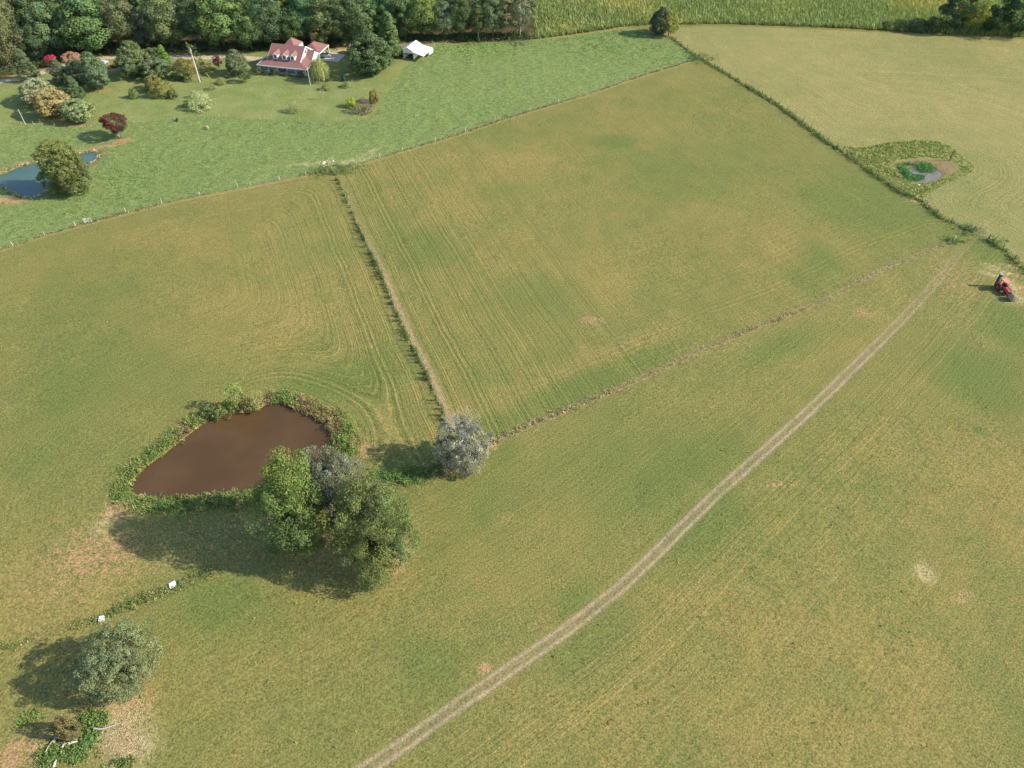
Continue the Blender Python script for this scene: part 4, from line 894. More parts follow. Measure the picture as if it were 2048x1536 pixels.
# corn
xs = np.arange(2, 215, .78); ys = np.arange(262, 362, .8); XX, YY = np.meshgrid(xs, ys); q = np.column_stack([XX.ravel() + (YY.ravel() - 262) * .06, YY.ravel()]); q = q + rng.normal(0, .09, q.shape)
ed = sdf(q, pCORN); q = q[ed > .6]; n = len(q)
yel = np.maximum.reduce([np.exp(-((((q - np.array(G(a, b))) / np.array([r1, r2])))**2).sum(1)) for a, b, r1, r2 in [(1270, 12, 16, 14), (1130, 60, 6, 4), (1860, 14, 14, 9), (1800, 0, 14, 16), (1150, -5, 14, 10)]])
yel = np.clip(yel * .7 + (vnoise(q, .05, 44) - .5) * .6, 0, 1)[:, None]
cc = pick(rng, n, [(.155, .185, .070), (.175, .195, .080), (.140, .175, .068)]) * (1 - yel) + yel * np.array([.27, .245, .085])
stuff('corn_plants', 'rows of ripening corn in the field beyond the pasture', 'corn', [blades(rng, q, U(1.2, 1.8, n), U(.12, .22, n), cc, 5)])
# ------------------------------------------------------------------ the house
hx, hy = G(522, 143); HR = math.radians(-13.4)
house = empty('farmhouse', (hx, hy, 0), HR, 'white farmhouse with red shingle roof, three dormers and wraparound porch', 'house')
def hp(): return MB()
w = hp(); w.b2(2.2, 12.9, 2.6, 12.2, 0, 3.35)
for x in (2.2, 12.78): w.add([(x, 2.6, 3.35), (x + .12, 2.6, 3.35), (x + .12, 12.2, 3.35), (x, 12.2, 3.35), (x, 7.4, 6.2), (x + .12, 7.4, 6.2)], [(0, 3, 4), (1, 5, 2), (0, 4, 5, 1), (3, 2, 5, 4), (0, 1, 2, 3)])
wall = w.build('wall', M['white'], house)
r = hp(); r.slab([(1.8, 2.2, 3.25), (13.3, 2.2, 3.25), (13.3, 7.42, 6.35), (1.8, 7.42, 6.35)], .14); r.slab([(1.8, 12.6, 3.25), (13.3, 12.6, 3.25), (13.3, 7.42, 6.35), (1.8, 7.42, 6.35)], .14)
roof = r.build('roof', M['roof'], house)
for x in (1.72, 13.31):
    f = hp(); f.slab([(x, 2.15, 3.2), (x + .07, 2.15, 3.2), (x + .07, 7.42, 6.33), (x, 7.42, 6.33)], .3); f.slab([(x, 12.65, 3.2), (x + .07, 12.65, 3.2), (x + .07, 7.42, 6.33), (x, 7.42, 6.33)], .3)
    f.build('bargeboard', M['white'], roof)
# porch roof, wrapping three sides
p = hp(); O0, O1, Yf = -0.55, 16.3, -0.55
p.slab([(O0, Yf, 2.34), (O1, Yf, 2.34), (12.95, 2.62, 3.32), (2.15, 2.62, 3.32)], .12)
p.slab([(O1, Yf, 2.345), (O1, 6.2, 2.345), (12.95, 6.2, 3.325), (12.95, 2.62, 3.325)], .12)
p.slab([(O0, Yf, 2.345), (O0, 4.6, 2.345), (2.15, 4.6, 3.325), (2.15, 2.62, 3.325)], .12)
pr_ = p.build('porch_roof', M['roof'], house)
f = hp(); f.b2(O0 - .05, O1 + .05, Yf - .09, Yf - .003, 2.08, 2.37); f.b2(O1 + .003, O1 + .09, Yf, 6.2, 2.08, 2.37); f.b2(O0 - .09, O0 - .003, Yf, 4.6, 2.08, 2.37)
f.build('fascia', M['white'], pr_)
p = hp(); p.b2(-.3, 16.05, -.3, 2.597, 0, .38); p.b2(12.905, 16.05, 2.6, 6.2, 0, .38); p.b2(-.3, 2.195, 2.6, 4.6, 0, .38)
p.build('porch_floor', M['grey_paint'], house)
for x, y in [(0, 0), (3.1, 0), (6.2, 0), (9.3, 0), (12.4, 0), (15.7, 0), (15.7, 3.0), (15.7, 5.9), (0, 2.3), (0, 4.3)]:
    q_ = hp(); q_.b2(x - .09, x + .09, y - .09, y + .09, .38, 2.2); q_.b2(x - .14, x + .14, y - .14, y + .14, 2.06, 2.2); q_.build('porch_post', M['white'], house)
for x0_, x1_ in ((0, 3.1), (3.1, 6.2), (9.3, 12.4), (12.4, 15.7)):
    hp().b2(x0_ + .1, x1_ - .1, -.04, .04, 1.1, 1.16).build('porch_rail', M['white'], house)
for x in (3.6, 5.3, 9.6, 11.4):
    wi = hp(); wi.b2(x - .55, x + .55, 2.55, 2.598, .95, 2.2); wf = wi.build('window', M['white'], wall)
    hp().b2(x - .45, x + .45, 2.53, 2.548, 1.05, 2.1).build('pane', M['glass'], wf)
hp().b2(7.0, 8.0, 2.54, 2.598, .4, 2.35).build('door', simple('door_paint', (.16, .05, .04), .5), wall)
for z in (1.0,):
    wi = hp(); wi.b2(12.903, 12.95, 7.0, 8.0, 4.0, 5.1); wf = wi.build('window', M['white'], wall); hp().b2(12.952, 12.97, 7.1, 7.9, 4.1, 5.0).build('pane', M['glass'], wf)
# dormers
for x in (4.7, 7.8, 10.6):
    d = hp(); z0, z1, za, yf = 3.35, 4.75, 5.4, 2.55
    d.add([(x - .8, yf, z0), (x + .8, yf, z0), (x + .8, yf, z1), (x, yf, za), (x - .8, yf, z1), (x - .8, 6.3, z0), (x + .8, 6.3, z0), (x + .8, 6.3, z1), (x, 6.3, za), (x - .8, 6.3, z1)],
          [(0, 1, 2, 3, 4), (9, 8, 7, 6, 5), (1, 6, 7, 2), (5, 0, 4, 9), (2, 7, 8, 3), (3, 8, 9, 4), (0, 5, 6, 1)])
    dm = d.build('dormer', M['white'], house)
    rr_ = hp(); rr_.slab([(x - 1.02, yf - .25, z1 - .12), (x, yf - .25, za + .1), (x, 5.9, za + .1), (x - 1.02, 4.7, z1 - .12)], .1); rr_.slab([(x + 1.02, yf - .25, z1 - .12), (x, yf - .25, za + .1), (x, 5.9, za + .1), (x + 1.02, 4.7, z1 - .12)], .1)
    rr_.build('dormer_roof', M['roof'], dm)
    fb = hp()
    for sx_ in (-1, 1): fb.slab([(x + sx_ * 1.06, yf - .31, z1 - .13), (x, yf - .31, za + .1), (x, yf - .25, za + .1), (x + sx_ * 1.06, yf - .25, z1 - .13)], .16)
    fb.build('dormer_trim', M['white'], dm)
    for s_ in (0, 1): hp().b2(x - .38, x + .38, yf - .045, yf - .004, 3.62 + s_ * .52, 4.08 + s_ * .52).build('pane', M['glass'], dm)
# side wing, rear wing, carport
w = hp(); w.b2(12.905, 15.2, 6.3, 12.0, 0, 3.0); w.add([(15.08, 6.3, 3), (15.2, 6.3, 3), (15.2, 12, 3), (15.08, 12, 3), (15.08, 9.15, 4.55), (15.2, 9.15, 4.55)], [(0, 3, 4), (1, 5, 2), (0, 4, 5, 1), (3, 2, 5, 4)])
w.build('side_wing', M['white'], house)
r = hp(); r.slab([(12.6, 6.0, 2.9), (15.5, 6.0, 2.9), (15.5, 9.16, 4.7), (12.6, 9.16, 4.7)], .12); r.slab([(12.6, 12.3, 2.9), (15.5, 12.3, 2.9), (15.5, 9.16, 4.7), (12.6, 9.16, 4.7)], .12); r.build('side_wing_roof', M['roof'], house)
w = hp(); w.b2(3.6, 8.2, 11.0, 15.5, 0, 4.2); w.build('rear_wing', M['white'], house)
r = hp(); A_ = (6.0, 12.4, 6.75)
c4 = [(3.7, 9.4, 4.5), (8.3, 9.4, 4.5), (8.3, 15.6, 4.4), (3.7, 15.6, 4.4)]
for k in range(4): r.slab([c4[k], c4[(k + 1) % 4], A_], .1)
r.build('rear_roof', M['roof'], house)
cp = [(8.4, 12.4, 2.45), (15.1, 12.4, 2.45), (15.1, 20.0, 2.45), (8.4, 20.0, 2.45)]; r = hp(); ra, rb = (11.4, 15.4, 4.3), (11.4, 17.2, 4.3)
r.slab([cp[0], cp[1], ra], .12); r.slab([cp[1], cp[2], rb, ra], .12); r.slab([cp[2], cp[3], rb], .12); r.slab([cp[3], cp[0], ra, rb], .12)
cr = r.build('carport_roof', M['roof'], house)
f = hp(); f.b2(8.35, 15.18, 12.3, 12.397, 2.2, 2.46); f.b2(15.103, 15.2, 12.4, 20.0, 2.2, 2.46); f.build('fascia', M['white'], cr)
for x, y in ((14.9, 12.6), (14.9, 16.1), (14.9, 19.8), (8.6, 19.8)): hp().b2(x - .1, x + .1, y - .1, y + .1, 0, 2.35).build('carport_post', M['white'], house)
dish = hp(); dish.tube([(-.15, 4.9, 0), (-.15, 4.9, 2.6)], .04, 6); db = dish.build('dish_mast', M['wire'], house)
dd = hp(); dd.tube([(-.2, 4.75, 2.7), (-.2, 4.62, 2.62), (-.2, 4.56, 2.6)], [.45, .3, .02], 12); dd.build('dish', M['white'], db)
dr = hp(); dr.b2(15.4, 21.0, 13.0, 19.5, -.05, .045); ap = dr.build('concrete_apron', M['concrete']); ap.location = (hx, hy, 0); ap.rotation_euler = (0, 0, HR); ap['kind'] = 'structure'
# car under the carport
def wheel(parent, x, y, r_, wd, tyre='black', rim='silver'):
    t_ = MB(); t_.tube([(x, y - wd / 2, r_), (x, y - wd / 2 + .03, r_), (x, y + wd / 2 - .03, r_), (x, y + wd / 2, r_)], [r_ * .88, r_, r_, r_ * .88], 18)
    wo = t_.build('wheel', M[tyre], parent)
    m_ = MB(); m_.tube([(x, y - wd / 2 - .012, r_), (x, y + wd / 2 + .012, r_)], r_ * .55, 12); m_.build('rim', M[rim], wo); return wo
c0 = Matrix.Rotation(HR, 3, 'Z') @ Vector((15.3, 16.0, 0))
car = empty('parked_car', (hx + c0.x, hy + c0.y, 0.045), HR + math.radians(8), 'silver car parked half under the red-roofed carport', 'car')
def loft(rows, mb):
    """rows of (x, half width bottom, half width top, z bottom, z top)"""
    V = [];F = []
    for x, hb, ht, zb, zt in rows: V += [(x, -hb, zb), (x, hb, zb), (x, ht, zt), (x, -ht, zt)]
    for i in range(len(rows) - 1):
        for k in range(4): F.append((4 * i + k, 4 * i + (k + 1) % 4, 4 * i + 4 + (k + 1) % 4, 4 * i + 4 + k))
    F.append((3, 2, 1, 0)); n_ = 4 * len(rows) - 4; F.append((n_, n_ + 1, n_ + 2, n_ + 3)); return mb.add(V, F)
loft([(-2.2, .75, .7, .4, .85), (-2.1, .85, .78, .25, .95), (-1.2, .88, .80, .22, 1.0), (.9, .88, .80, .22, .95), (1.9, .85, .74, .25, .82), (2.25, .72, .62, .35, .7)], MB()).bevel('body', M['silver'], car, .05)
cb = loft([(-1.75, .74, .6, .96, 1.0), (-1.15, .76, .62, .98, 1.40), (.25, .76, .62, .96, 1.42), (1.05, .74, .6, .92, .97)], MB()).bevel('cabin', M['glass'], car, .04)
MB().b2(-1.1, .25, -.6, .6, 1.415, 1.455).bevel('car_roof', M['silver'], cb, .02)
for x in (-1.35, 1.4):
    for y in (-.8, .8): wheel(car, x, y, .32, .2)
for y in (-.55, .55): MB().b2(2.12, 2.2, y - .16, y + .16, .58, .7).build('headlight', M['white'], car)
# ------------------------------------------------------------------ barn and shed
def Zb(a, b): return (680 + a / 10.24, 50 + b / 10.24)
bx0, by0 = G(*Zb(1520, 702)); BRt = math.radians(-20)
barn = empty('metal_barn', (bx0, by0, 0), BRt, 'white metal barn with open lean-to roofs on both sides', 'barn')
w = MB(); w.add([(-3.5, -.6, 0), (0, -.6, 0), (0, 5.6, 0), (-3.5, 5.6, 0), (-3.5, -.6, 3.0), (0, -.6, 3.0), (0, 5.6, 3.0), (-3.5, 5.6, 3.0), (-1.75, -.6, 3.75), (-1.75, 5.6, 3.75)],
      [(3, 2, 6, 9, 7), (1, 2, 6, 5), (3, 0, 4, 7), (4, 5, 8)])
w.add([(-3.5, -.6, 1.95), (0, -.6, 1.95), (0, -.6, 3.0), (-3.5, -.6, 3.0)], [(0, 1, 2, 3)]); w.build('wall', M['white_metal'], barn)
r = MB(); r.slab([(-3.75, -.9, 2.95), (-3.75, 5.9, 2.95), (-1.75, 5.9, 3.85), (-1.75, -.9, 3.85)], .06); r.slab([(.2, -.9, 2.95), (.2, 5.9, 2.95), (-1.75, 5.9, 3.85), (-1.75, -.9, 3.85)], .06); r.build('roof', M['white_metal'], barn)
r = MB(); r.slab([(.05, -1.0, 2.75), (.05, 6.0, 2.75), (4.3, 6.0, 2.05), (4.3, -1.6, 2.05)], .06); r.build('lean_to_roof', M['white_metal'], barn)
r = MB(); r.slab([(-3.55, -.7, 2.6), (-3.55, 5.7, 2.6), (-6.9, 5.7, 2.0), (-6.9, -.7, 2.0)], .06); r.build('lean_to_roof', M['rust_roof'], barn)['label'] = 'rusty brown lean-to roof'
for x, y in ((.1, -.8), (4.1, -1.4), (4.1, 2.2), (4.1, 5.8), (-3.6, -.6), (-6.7, -.5), (-6.7, 5.5)): MB().b2(x - .06, x + .06, y - .06, y + .06, 0, 2.1).build('post', M['post_wood'], barn)
MB().b2(4.18, 4.26, 3.0, 5.9, .9, 2.0).build('side_panel', M['white_metal'], barn)
bm_ = MB(); bm_.tube([(-1.2, -1.0, 2.0), (-3.4, -2.2, .05)], .07, 5); bm_.build('beam', M['pale_post'], barn)
sx0, sy0 = G(702, 110)
shed = empty('garden_shed', (sx0 + 1.8, sy0 + 1.5, 0), math.radians(-14), 'small white shed half hidden by the huge garden tree', 'shed')
MB().b2(-1.8, 1.8, -1.4, 1.6, 0, 2.3).build('wall', M['white'], shed)
r = MB(); r.slab([(-2.1, -1.7, 2.25), (2.1, -1.7, 2.25), (2.1, .1, 3.0), (-2.1, .1, 3.0)], .1); r.slab([(-2.1, 1.9, 2.25), (2.1, 1.9, 2.25), (2.1, .1, 3.0), (-2.1, .1, 3.0)], .1); r.build('roof', M['grey_paint'], shed)
MB().b2(-.5, .4, -1.45, -1.404, .1, 2.0).build('door', M['grey_paint'], shed)
# ------------------------------------------------------------------ tractors
def tractor(name, label, loc, rz, sc, loader, canopy):
    t_ = empty(name, (loc[0], loc[1], 0), rz, label, 'tractor', None, (sc, sc, sc))
    c_ = MB(); c_.b2(-1.1, 1.35, -.2, .2, .45, .85); c_.b2(-1.2, -.6, -.45, .45, .5, .9); c_.b2(.95, 1.2, -.6, .6, .38, .52); c_.build('chassis', M['dark_metal'], t_)
    h_ = loft([(.15, .33, .28, .85, 1.42), (1.0, .31, .26, .85, 1.34), (1.5, .28, .22, .82, 1.22)], MB()).bevel('hood', M['red'], t_, .04)
    MB().b2(1.503, 1.54, -.2, .2, .86, 1.18).build('grille', M['black'], h_)
    for s_ in (-1, 1):
        MB().b2(1.505, 1.535, s_ * .24 - .04, s_ * .24 + .04, 1.0, 1.1).build('headlight', M['white'], h_)
        wheel(t_, -.85, s_ * .78, .72, .40, 'black', 'red'); wheel(t_, 1.08, s_ * .66, .46, .28, 'black', 'red')
        fe = MB(); fe.tube([(-1.55, s_ * .75, 1.0), (-1.3, s_ * .75, 1.42), (-.85, s_ * .75, 1.56), (-.35, s_ * .75, 1.4)], [.05, .05, .05, .05], 4)
        for a_, b_, c1, d1_ in ((-1.6, -1.25, 1.02, 1.42), (-1.3, -.45, 1.46, 1.52)): fe.b2(a_, b_, s_ * .75 - .22, s_ * .75 + .22, c1, d1_)
        fe.build('fender', M['red'], t_)
    se = MB(); se.b2(-1.0, -.5, -.25, .25, 1.0, 1.12); se.box((-1.0, 0, 1.33), (.1, .48, .5), ry=-.15); se.bevel('seat', M['black'], t_, .04)
    st_ = MB(); st_.tube([(.15, 0, 1.2), (-.12, 0, 1.52)], .025, 6)
    for k in range(14):
        a_ = k * 6.283 / 14; b_ = (k + 1) * 6.283 / 14; st_.tube([(-.12 + .08 * math.cos(a_), .2 * math.sin(a_), 1.52 + .15 * math.cos(a_)), (-.12 + .08 * math.cos(b_), .2 * math.sin(b_), 1.52 + .15 * math.cos(b_))], .018, 4, False)
    st_.build('steering_wheel', M['black'], t_)
    MB().tube([(.75, .2, 1.3), (.75, .2, 1.85)], .035, 6).build('exhaust', M['dark_metal'], t_)
    if canopy:
        ro = MB()
        for s_ in (-1, 1): ro.b2(-1.25, -1.15, s_ * .52 - .05, s_ * .52 + .05, .9, 2.4)
        ro.b2(-1.25, -1.15, -.57, .57, 2.3, 2.4); ro.build('roll_bar', M['dark_metal'], t_)
        MB().box((-.75, 0, 2.46), (1.35, 1.3, .1), taper=.94).bevel('canopy', M['faded_red'], t_, .04)
    if loader:
        for s_ in (-1, 1):
            ar = MB(); ar.tube([(.1, s_ * .52, 1.35), (1.2, s_ * .52, 1.15), (2.0, s_ * .5, .55)], [.08, .09, .07], 4); ar.tube([(.3, s_ * .52, .6), (.1, s_ * .52, 1.4)], .08, 4); ar.tube([(.35, s_ * .52, .8), (1.25, s_ * .52, 1.05)], .045, 6); ar.build('loader_arm', M['red'], t_)
        bs = MB(); bs.b2(1.95, 2.05, -.6, .6, .35, 1.0); bs.tube([(2.0, 0, .62), (2.9, 0, .62)], [.05, .02], 6); bs.tube([(2.0, .35, .5), (2.6, .35, .5)], [.04, .015], 6); bs.build('bale_spear', M['red'], t_)
    return t_
ra_ = G(1998, 574); rb_ = G(2018, 594); TRZ = math.atan2(rb_[1] - ra_[1], rb_[0] - ra_[0])
tl = G(2005, 584)
tractor('farm_tractor', 'red tractor with pinkish canopy and front loader on the meadow', tl, TRZ, 1.0, True, True)
fw = Vector((math.cos(TRZ), math.sin(TRZ), 0)); sd_ = Vector((-fw.y, fw.x, 0))
rng = np.random.default_rng(2)
ba = MB(); nS = 22
ba.tube([(0, -.62, 0), (0, -.55, 0), (0, -.2, 0), (0, .2, 0), (0, .55, 0), (0, .62, 0)], [.62, .74, .77, .77, .74, .62], nS)
ba.V = [(x * (1 + rng.normal(0, .012)), y + rng.normal(0, .012), z * (1 + rng.normal(0, .012))) for x, y, z in ba.V]
bo = tag(ba.build('hay_bale', M['hay'], None, True), 'round grey-brown hay bale carried on the tractor spear', 'hay bale')
bl = Vector((tl[0], tl[1], 0)) + fw * 2.85; bo.location = (bl.x, bl.y, .80); bo.rotation_euler = (0, 0, TRZ + math.radians(90))
ml = Vector((tl[0], tl[1], 0)) - fw * 1.9 - sd_ * .55
mw = empty('disc_mower', (ml.x, ml.y, 0), TRZ, 'dark disc mower folded upright behind the red tractor', 'mower')
MB().box((0, 0, 1.75), (.5, .7, 2.9), rx=.06, taper=.92).bevel('cutter_bar', M['dark_metal'], mw, .12)
for k in range(5): MB().tube([(.2, 0, .6 + k * .48), (.27, 0, .6 + k * .48)], .2, 10).build('disc', M['wire'], mw)
fr_ = MB(); fr_.b2(.2, 1.0, -.08, .08, .55, .72); fr_.tube([(.9, .1, .6), (.3, .2, 1.6)], .05, 6); fr_.tube([(-.05, 0, 0), (-.05, 0, .4)], .08, 6); fr_.build('hitch_frame', M['red'], mw)
MB().box((-.02, 0, 3.24), (.55, .72, .12)).bevel('skid_shoe', M['wire'], mw, .03)
tractor('garden_tractor', 'small red tractor parked on the grass beside the open shelter', G(229, 138), math.radians(25), .78, False, False)
sh = empty('open_shelter', (*G(211, 137), 0), math.radians(-8), 'small open shelter with pale flat roof and white posts', 'shelter')
MB().box((0, 0, 2.1), (2.4, 2.2, .12), ry=.05).build('roof', simple('pale_blue_metal', (.55, .60, .62), .5), sh)
for x in (-1.1, 1.1):
    for y in (-1, 1): MB().b2(x - .05, x + .05, y - .05, y + .05, 0, 2.1).build('post', M['white'], sh)
# ------------------------------------------------------------------ poles and wires
def pole(name, label, px_, py_, h, r_, mat, cross=True):
    x, y = G(px_, py_); p_ = empty(name, (x, y, 0), 0, label, 'pole')
    MB().tube([(0, 0, -.2), (0, 0, h * .5), (0, 0, h)], [r_, r_ * .9, r_ * .75], 10).build('shaft', M[mat], p_)
    if cross:
        MB().b2(-.06, .06, -.9, .9, h - 1.2, h - 1.08).build('crossarm', M['post_wood'], p_)
        for y_ in (-.8, .8): MB().tube([(0, y_, h - 1.08), (0, y_, h - .9)], .05, 6).build('insulator', M['white'], p_)
    return p_
pole('utility_pole', 'tall pale utility pole with leafy top standing on the lawn', 400, 164, 10.4, .20, 'pale_post')
pole('utility_pole', 'thin pale pole leaning before the weeping willow'.replace('leaning ', ''), 620.6, 169, 5.2, .10, 'pale_post', False)
pole('utility_pole', 'thin grey pole beside the pasture rail', 51, 249, 4.4, .09, 'pale_post', False)
lp = pole('utility_pole', 'pale utility pole at the pasture side of the drive', -70, 232, 9.0, .18, 'pale_post')
pA = Vector((*G(400, 164), 0)); pB = Vector((*G(-70, 232), 0))
for k, (yy, zz) in enumerate(((-.8, 8.4), (.8, 7.6))):
    a_ = pA + Vector((0, yy, zz)); b_ = pB + Vector((0, yy, zz - .7)); pts = []
    for i in range(13):
        f_ = i / 12; q_ = a_.lerp(b_, f_); q_.z -= 1.2 * 4 * f_ * (1 - f_) * .5; pts.append(q_)
    tag(MB().tube(pts, .014, 4).build('power_line', M['wire']), 'sagging power line from the lawn pole across the dark garden trees', 'wire', 'power lines')
gx0, gy0 = G(421, 157)
gw = MB(); gw.tube([(pA.x, pA.y, 7.6), (gx0, gy0, 0)], .02, 4)
tag(gw.build('guy_wire', M['wire']), 'slanting guy wire staying the tall pale utility pole', 'wire')
a_ = Vector((pA.x, pA.y, 7.6)); b_ = Vector((gx0, gy0, 0))
tag(MB().tube([b_, b_.lerp(a_, .28)], .05, 6).build('guy_guard', M['yellow']), 'yellow sleeve on the foot of the guy wire', 'guard')
# ------------------------------------------------------------------ fences
def fence(name, label, line_px, posts_px, hpost, mat, strands, r_=.07, spacing=None):
    L = GL(line_px) if not isinstance(line_px, np.ndarray) else line_px
    base = L[0]; f_ = empty(name, (base[0], base[1], 0), 0, label, 'fence')
    if spacing:
        seg = np.hypot(*np.diff(L, axis=0).T); cum = np.concatenate([[0], np.cumsum(seg)]); u = np.arange(0, cum[-1] + .1, spacing); pts = np.column_stack([np.interp(u, cum, L[:, 0]), np.interp(u, cum, L[:, 1])])
    else: pts = GL(posts_px)
    pm = None; rr__ = random.Random(len(pts))
    for x, y in pts:
        if pm is None:
            o_ = MB().tube([(0, 0, -.2), (0, 0, hpost * .5), (0, 0, hpost)], [r_, r_ * .95, r_ * .85], 7).build('post', M[mat], f_); pm = o_.data
        else: o_ = link('post', pm, f_)
        o_.location = (x - base[0], y - base[1], 0); o_.rotation_euler = (rr__.uniform(-.06, .06), rr__.uniform(-.06, .06), rr__.uniform(0, 6)); k_ = rr__.uniform(.88, 1.1); o_.scale = (1, 1, k_)
    order = L
    for z in strands:
        MB().tube([(x - base[0], y - base[1], z) for x, y in order], .008, 3, False).build('wire', M['wire'], f_)
    return f_
fence('pasture_fence', 'wire fence with pale posts between pasture and mown meadows', F1, [(26, 492), (90, 471), (152, 453), (170, 446), (184, 444), (252, 425), (324, 407), (400, 391), (476, 376), (502, 371), (560, 361), (612, 351), (663, 342), (714, 330), (760, 316), (806, 302), (871, 283), (931, 264), (990, 243), (1060, 222), (1117, 206), (1173, 190), (1255, 161), (1317, 141), (1360, 128), (1393, 118)], 1.25, 'pale_post', (.4, .8, 1.15), .065)
gt = empty('field_gate', (*G(170, 446), 0), math.atan2(G(184, 443.5)[1] - G(170, 446)[1], G(184, 443.5)[0] - G(170, 446)[0]), 'small pale metal gate in the pasture fence', 'gate')
gl_ = math.dist(G(170, 446), G(184, 443.5))
for z in (.25, .55, .85, 1.1): MB().tube([(.12, 0, z), (gl_ - .12, 0, z)], .025, 6).build('rail', M['white_metal'], gt)
for x in (.12, gl_ - .12): MB().tube([(x, 0, .15), (x, 0, 1.15)], .03, 6).build('stile', M['white_metal'], gt)
fence('cross_fence', 'weedy wire fence with grey posts between two mown meadows', F2, None, 1.35, 'post_wood', (.4, .8, 1.15), .07, 4.2)
fence('field_fence', 'dark-posted wire fence along the straw-coloured field', F3, None, 1.5, 'dark_post', (.4, .8, 1.2), .08, 4.0)
fence('field_fence', 'short wire fence past the track gap beside the tractor', F3b, None, 1.4, 'dark_post', (.4, .8, 1.2), .08, 4.0)
fence('bank_fence', 'old wire fence with sparse posts along the weedy bank', F4, [(983, 885), (1060, 850), (1125, 824), (1210, 789), (1330, 735), (1480, 668), (1640, 605), (1780, 532), (1905, 484)], 1.2, 'post_wood', (.5, .95), .07)
LF = [(44, 252), (110, 252), (268, 247), (350, 240), (415, 237), (454, 236), (560, 240), (640, 243), (733, 241)]
fence('lawn_fence', 'thin wire fence between the lawn and pasture', LF, [(44, 252), (68, 250), (110, 252), (190, 250), (268, 247), (350, 241), (432, 236), (439, 235), (454, 236), (520, 238), (600, 242), (650, 243), (704, 243), (718, 242), (733, 242)], 1.15, 'post_wood', (.5, .9), .055)
fence('drive_fence', 'wire fence along the drive by the tall conifer', [(-40, 182), (10, 171), (36, 165), (90, 152)], None, 1.1, 'dark_post', (.4, .8), .07, 3.2)
def single(name, label, cat, px_, py_, h, r_, mat, lean=(0, 0)):
    x, y = G(px_, py_); o_ = tag(MB().tube([(0, 0, -.2), (lean[0] * .4, lean[1] * .4, h * .6), (*lean, h)], [r_, r_ * .9, r_ * .7], 8).build(name, M[mat]), label, cat); o_.location = (x, y, 0); return o_
single('gate_post', 'thick grey gate post on the meadow side of the track gap', 'post', 1906, 484, 1.6, .16, 'pale_post')
single('gate_post', 'dark gate post where the field fence ends at the gap', 'post', 1946, 464, 1.7, .14, 'dark_post')
single('gate_post', 'dark gate post starting the short fence past the gap', 'post', 1975, 481, 1.7, .14, 'dark_post')
single('brace_post', 'leaning brace post beside the short fence past the gap', 'post', 1984, 484, 1.5, .10, 'dark_post', (.9, .2))
single('dead_snag', 'dead bare snag standing in the marsh grass', 'snag', 1898, 322, 3.2, .16, 'dark_post', (.15, .1))
single('water_post', 'taller grey post at the cattle watering spot', 'post', 659, 325, 1.5, .12, 'post_wood')
single('water_post', 'shorter grey post at the cattle watering spot', 'post', 656, 328, 1.1, .13, 'post_wood')
def rock(name, label, px_, py_, s_, mat, seed):
    rng_ = np.random.default_rng(seed); ba_ = MB(); ba_.tube([(0, 0, -.1), (0, 0, .05), (0, 0, .35), (0, 0, .55)], [.8, 1.0, .8, .35], 9)
    ba_.V = [(x * (1 + rng_.normal(0, .12)), y * .7 * (1 + rng_.normal(0, .12)), z * (1 + rng_.normal(0, .1))) for x, y, z in ba_.V]
    x, y = G(px_, py_); o_ = tag(ba_.build(name, M[mat]), label, 'rock'); o_.location = (x, y, 0); o_.scale = (s_, s_, s_); o_.rotation_euler = (0, 0, seed); return o_
rock('pale_rock', 'larger pale rock at the cattle watering spot', 648, 327, .8, 'stone', 1)
rock('pale_rock', 'smaller pale rock beside the watering spot posts', 666, 323, .5, 'stone', 2)
# ------------------------------------------------------------------ cattle
def calf(label, px_, py_, rz, sc, mat):
    V = [(0, 0, .72), (-.45, 0, .76), (.45, 0, .74), (.68, 0, .70), (.92, 0, .42), (1.06, 0, .22),
         (.42, .16, .45), (.43, .17, .22), (.43, .17, .02), (.42, -.16, .45), (.40, -.17, .22), (.38, -.17, .02),
         (-.48, .16, .5), (-.56, .17, .28), (-.52, .17, .02), (-.46, -.16, .5), (-.50, -.17, .28), (-.44, -.17, .02), (-.66, 0, .7), (-.70, 0, .35)]
    E_ = [(0, 1), (0, 2), (2, 3), (3, 4), (4, 5), (2, 6), (6, 7), (7, 8), (2, 9), (9, 10), (10, 11), (1, 12), (12, 13), (13, 14), (1, 15), (15, 16), (16, 17), (1, 18), (18, 19)]
    R_ = [.27, .24, .24, .16, .11, .075, .10, .055, .05, .10, .055, .05, .13, .06, .05, .13, .06, .05, .05, .02]
    me = bpy.data.meshes.new('calf'); me.from_pydata(V, E_, []); me.materials.append(mat)
    o_ = link('grazing_calf', me); o_.location = (*G(px_, py_), 0); o_.rotation_euler = (0, 0, rz); o_.scale = (sc, sc, sc)
    m_ = o_.modifiers.new('skin', 'SKIN'); m_.use_smooth_shade = True
    for i, r_ in enumerate(R_): me.skin_vertices[0].data[i].radius = (r_ * .9, r_)
    me.skin_vertices[0].data[0].use_root = True
    s_ = o_.modifiers.new('sub', 'SUBSURF'); s_.levels = 1; s_.render_levels = 1
    tag(o_, label, 'calf')
calf('black calf grazing just below the lawn fence', 355, 243, math.radians(-70), .95, simple('black_hide', (.015, .014, .013), .6))
calf('tan calf grazing in the pasture below the lawn fence posts', 414, 259, math.radians(175), 1.05, simple('tan_hide', (.42, .28, .17), .7))
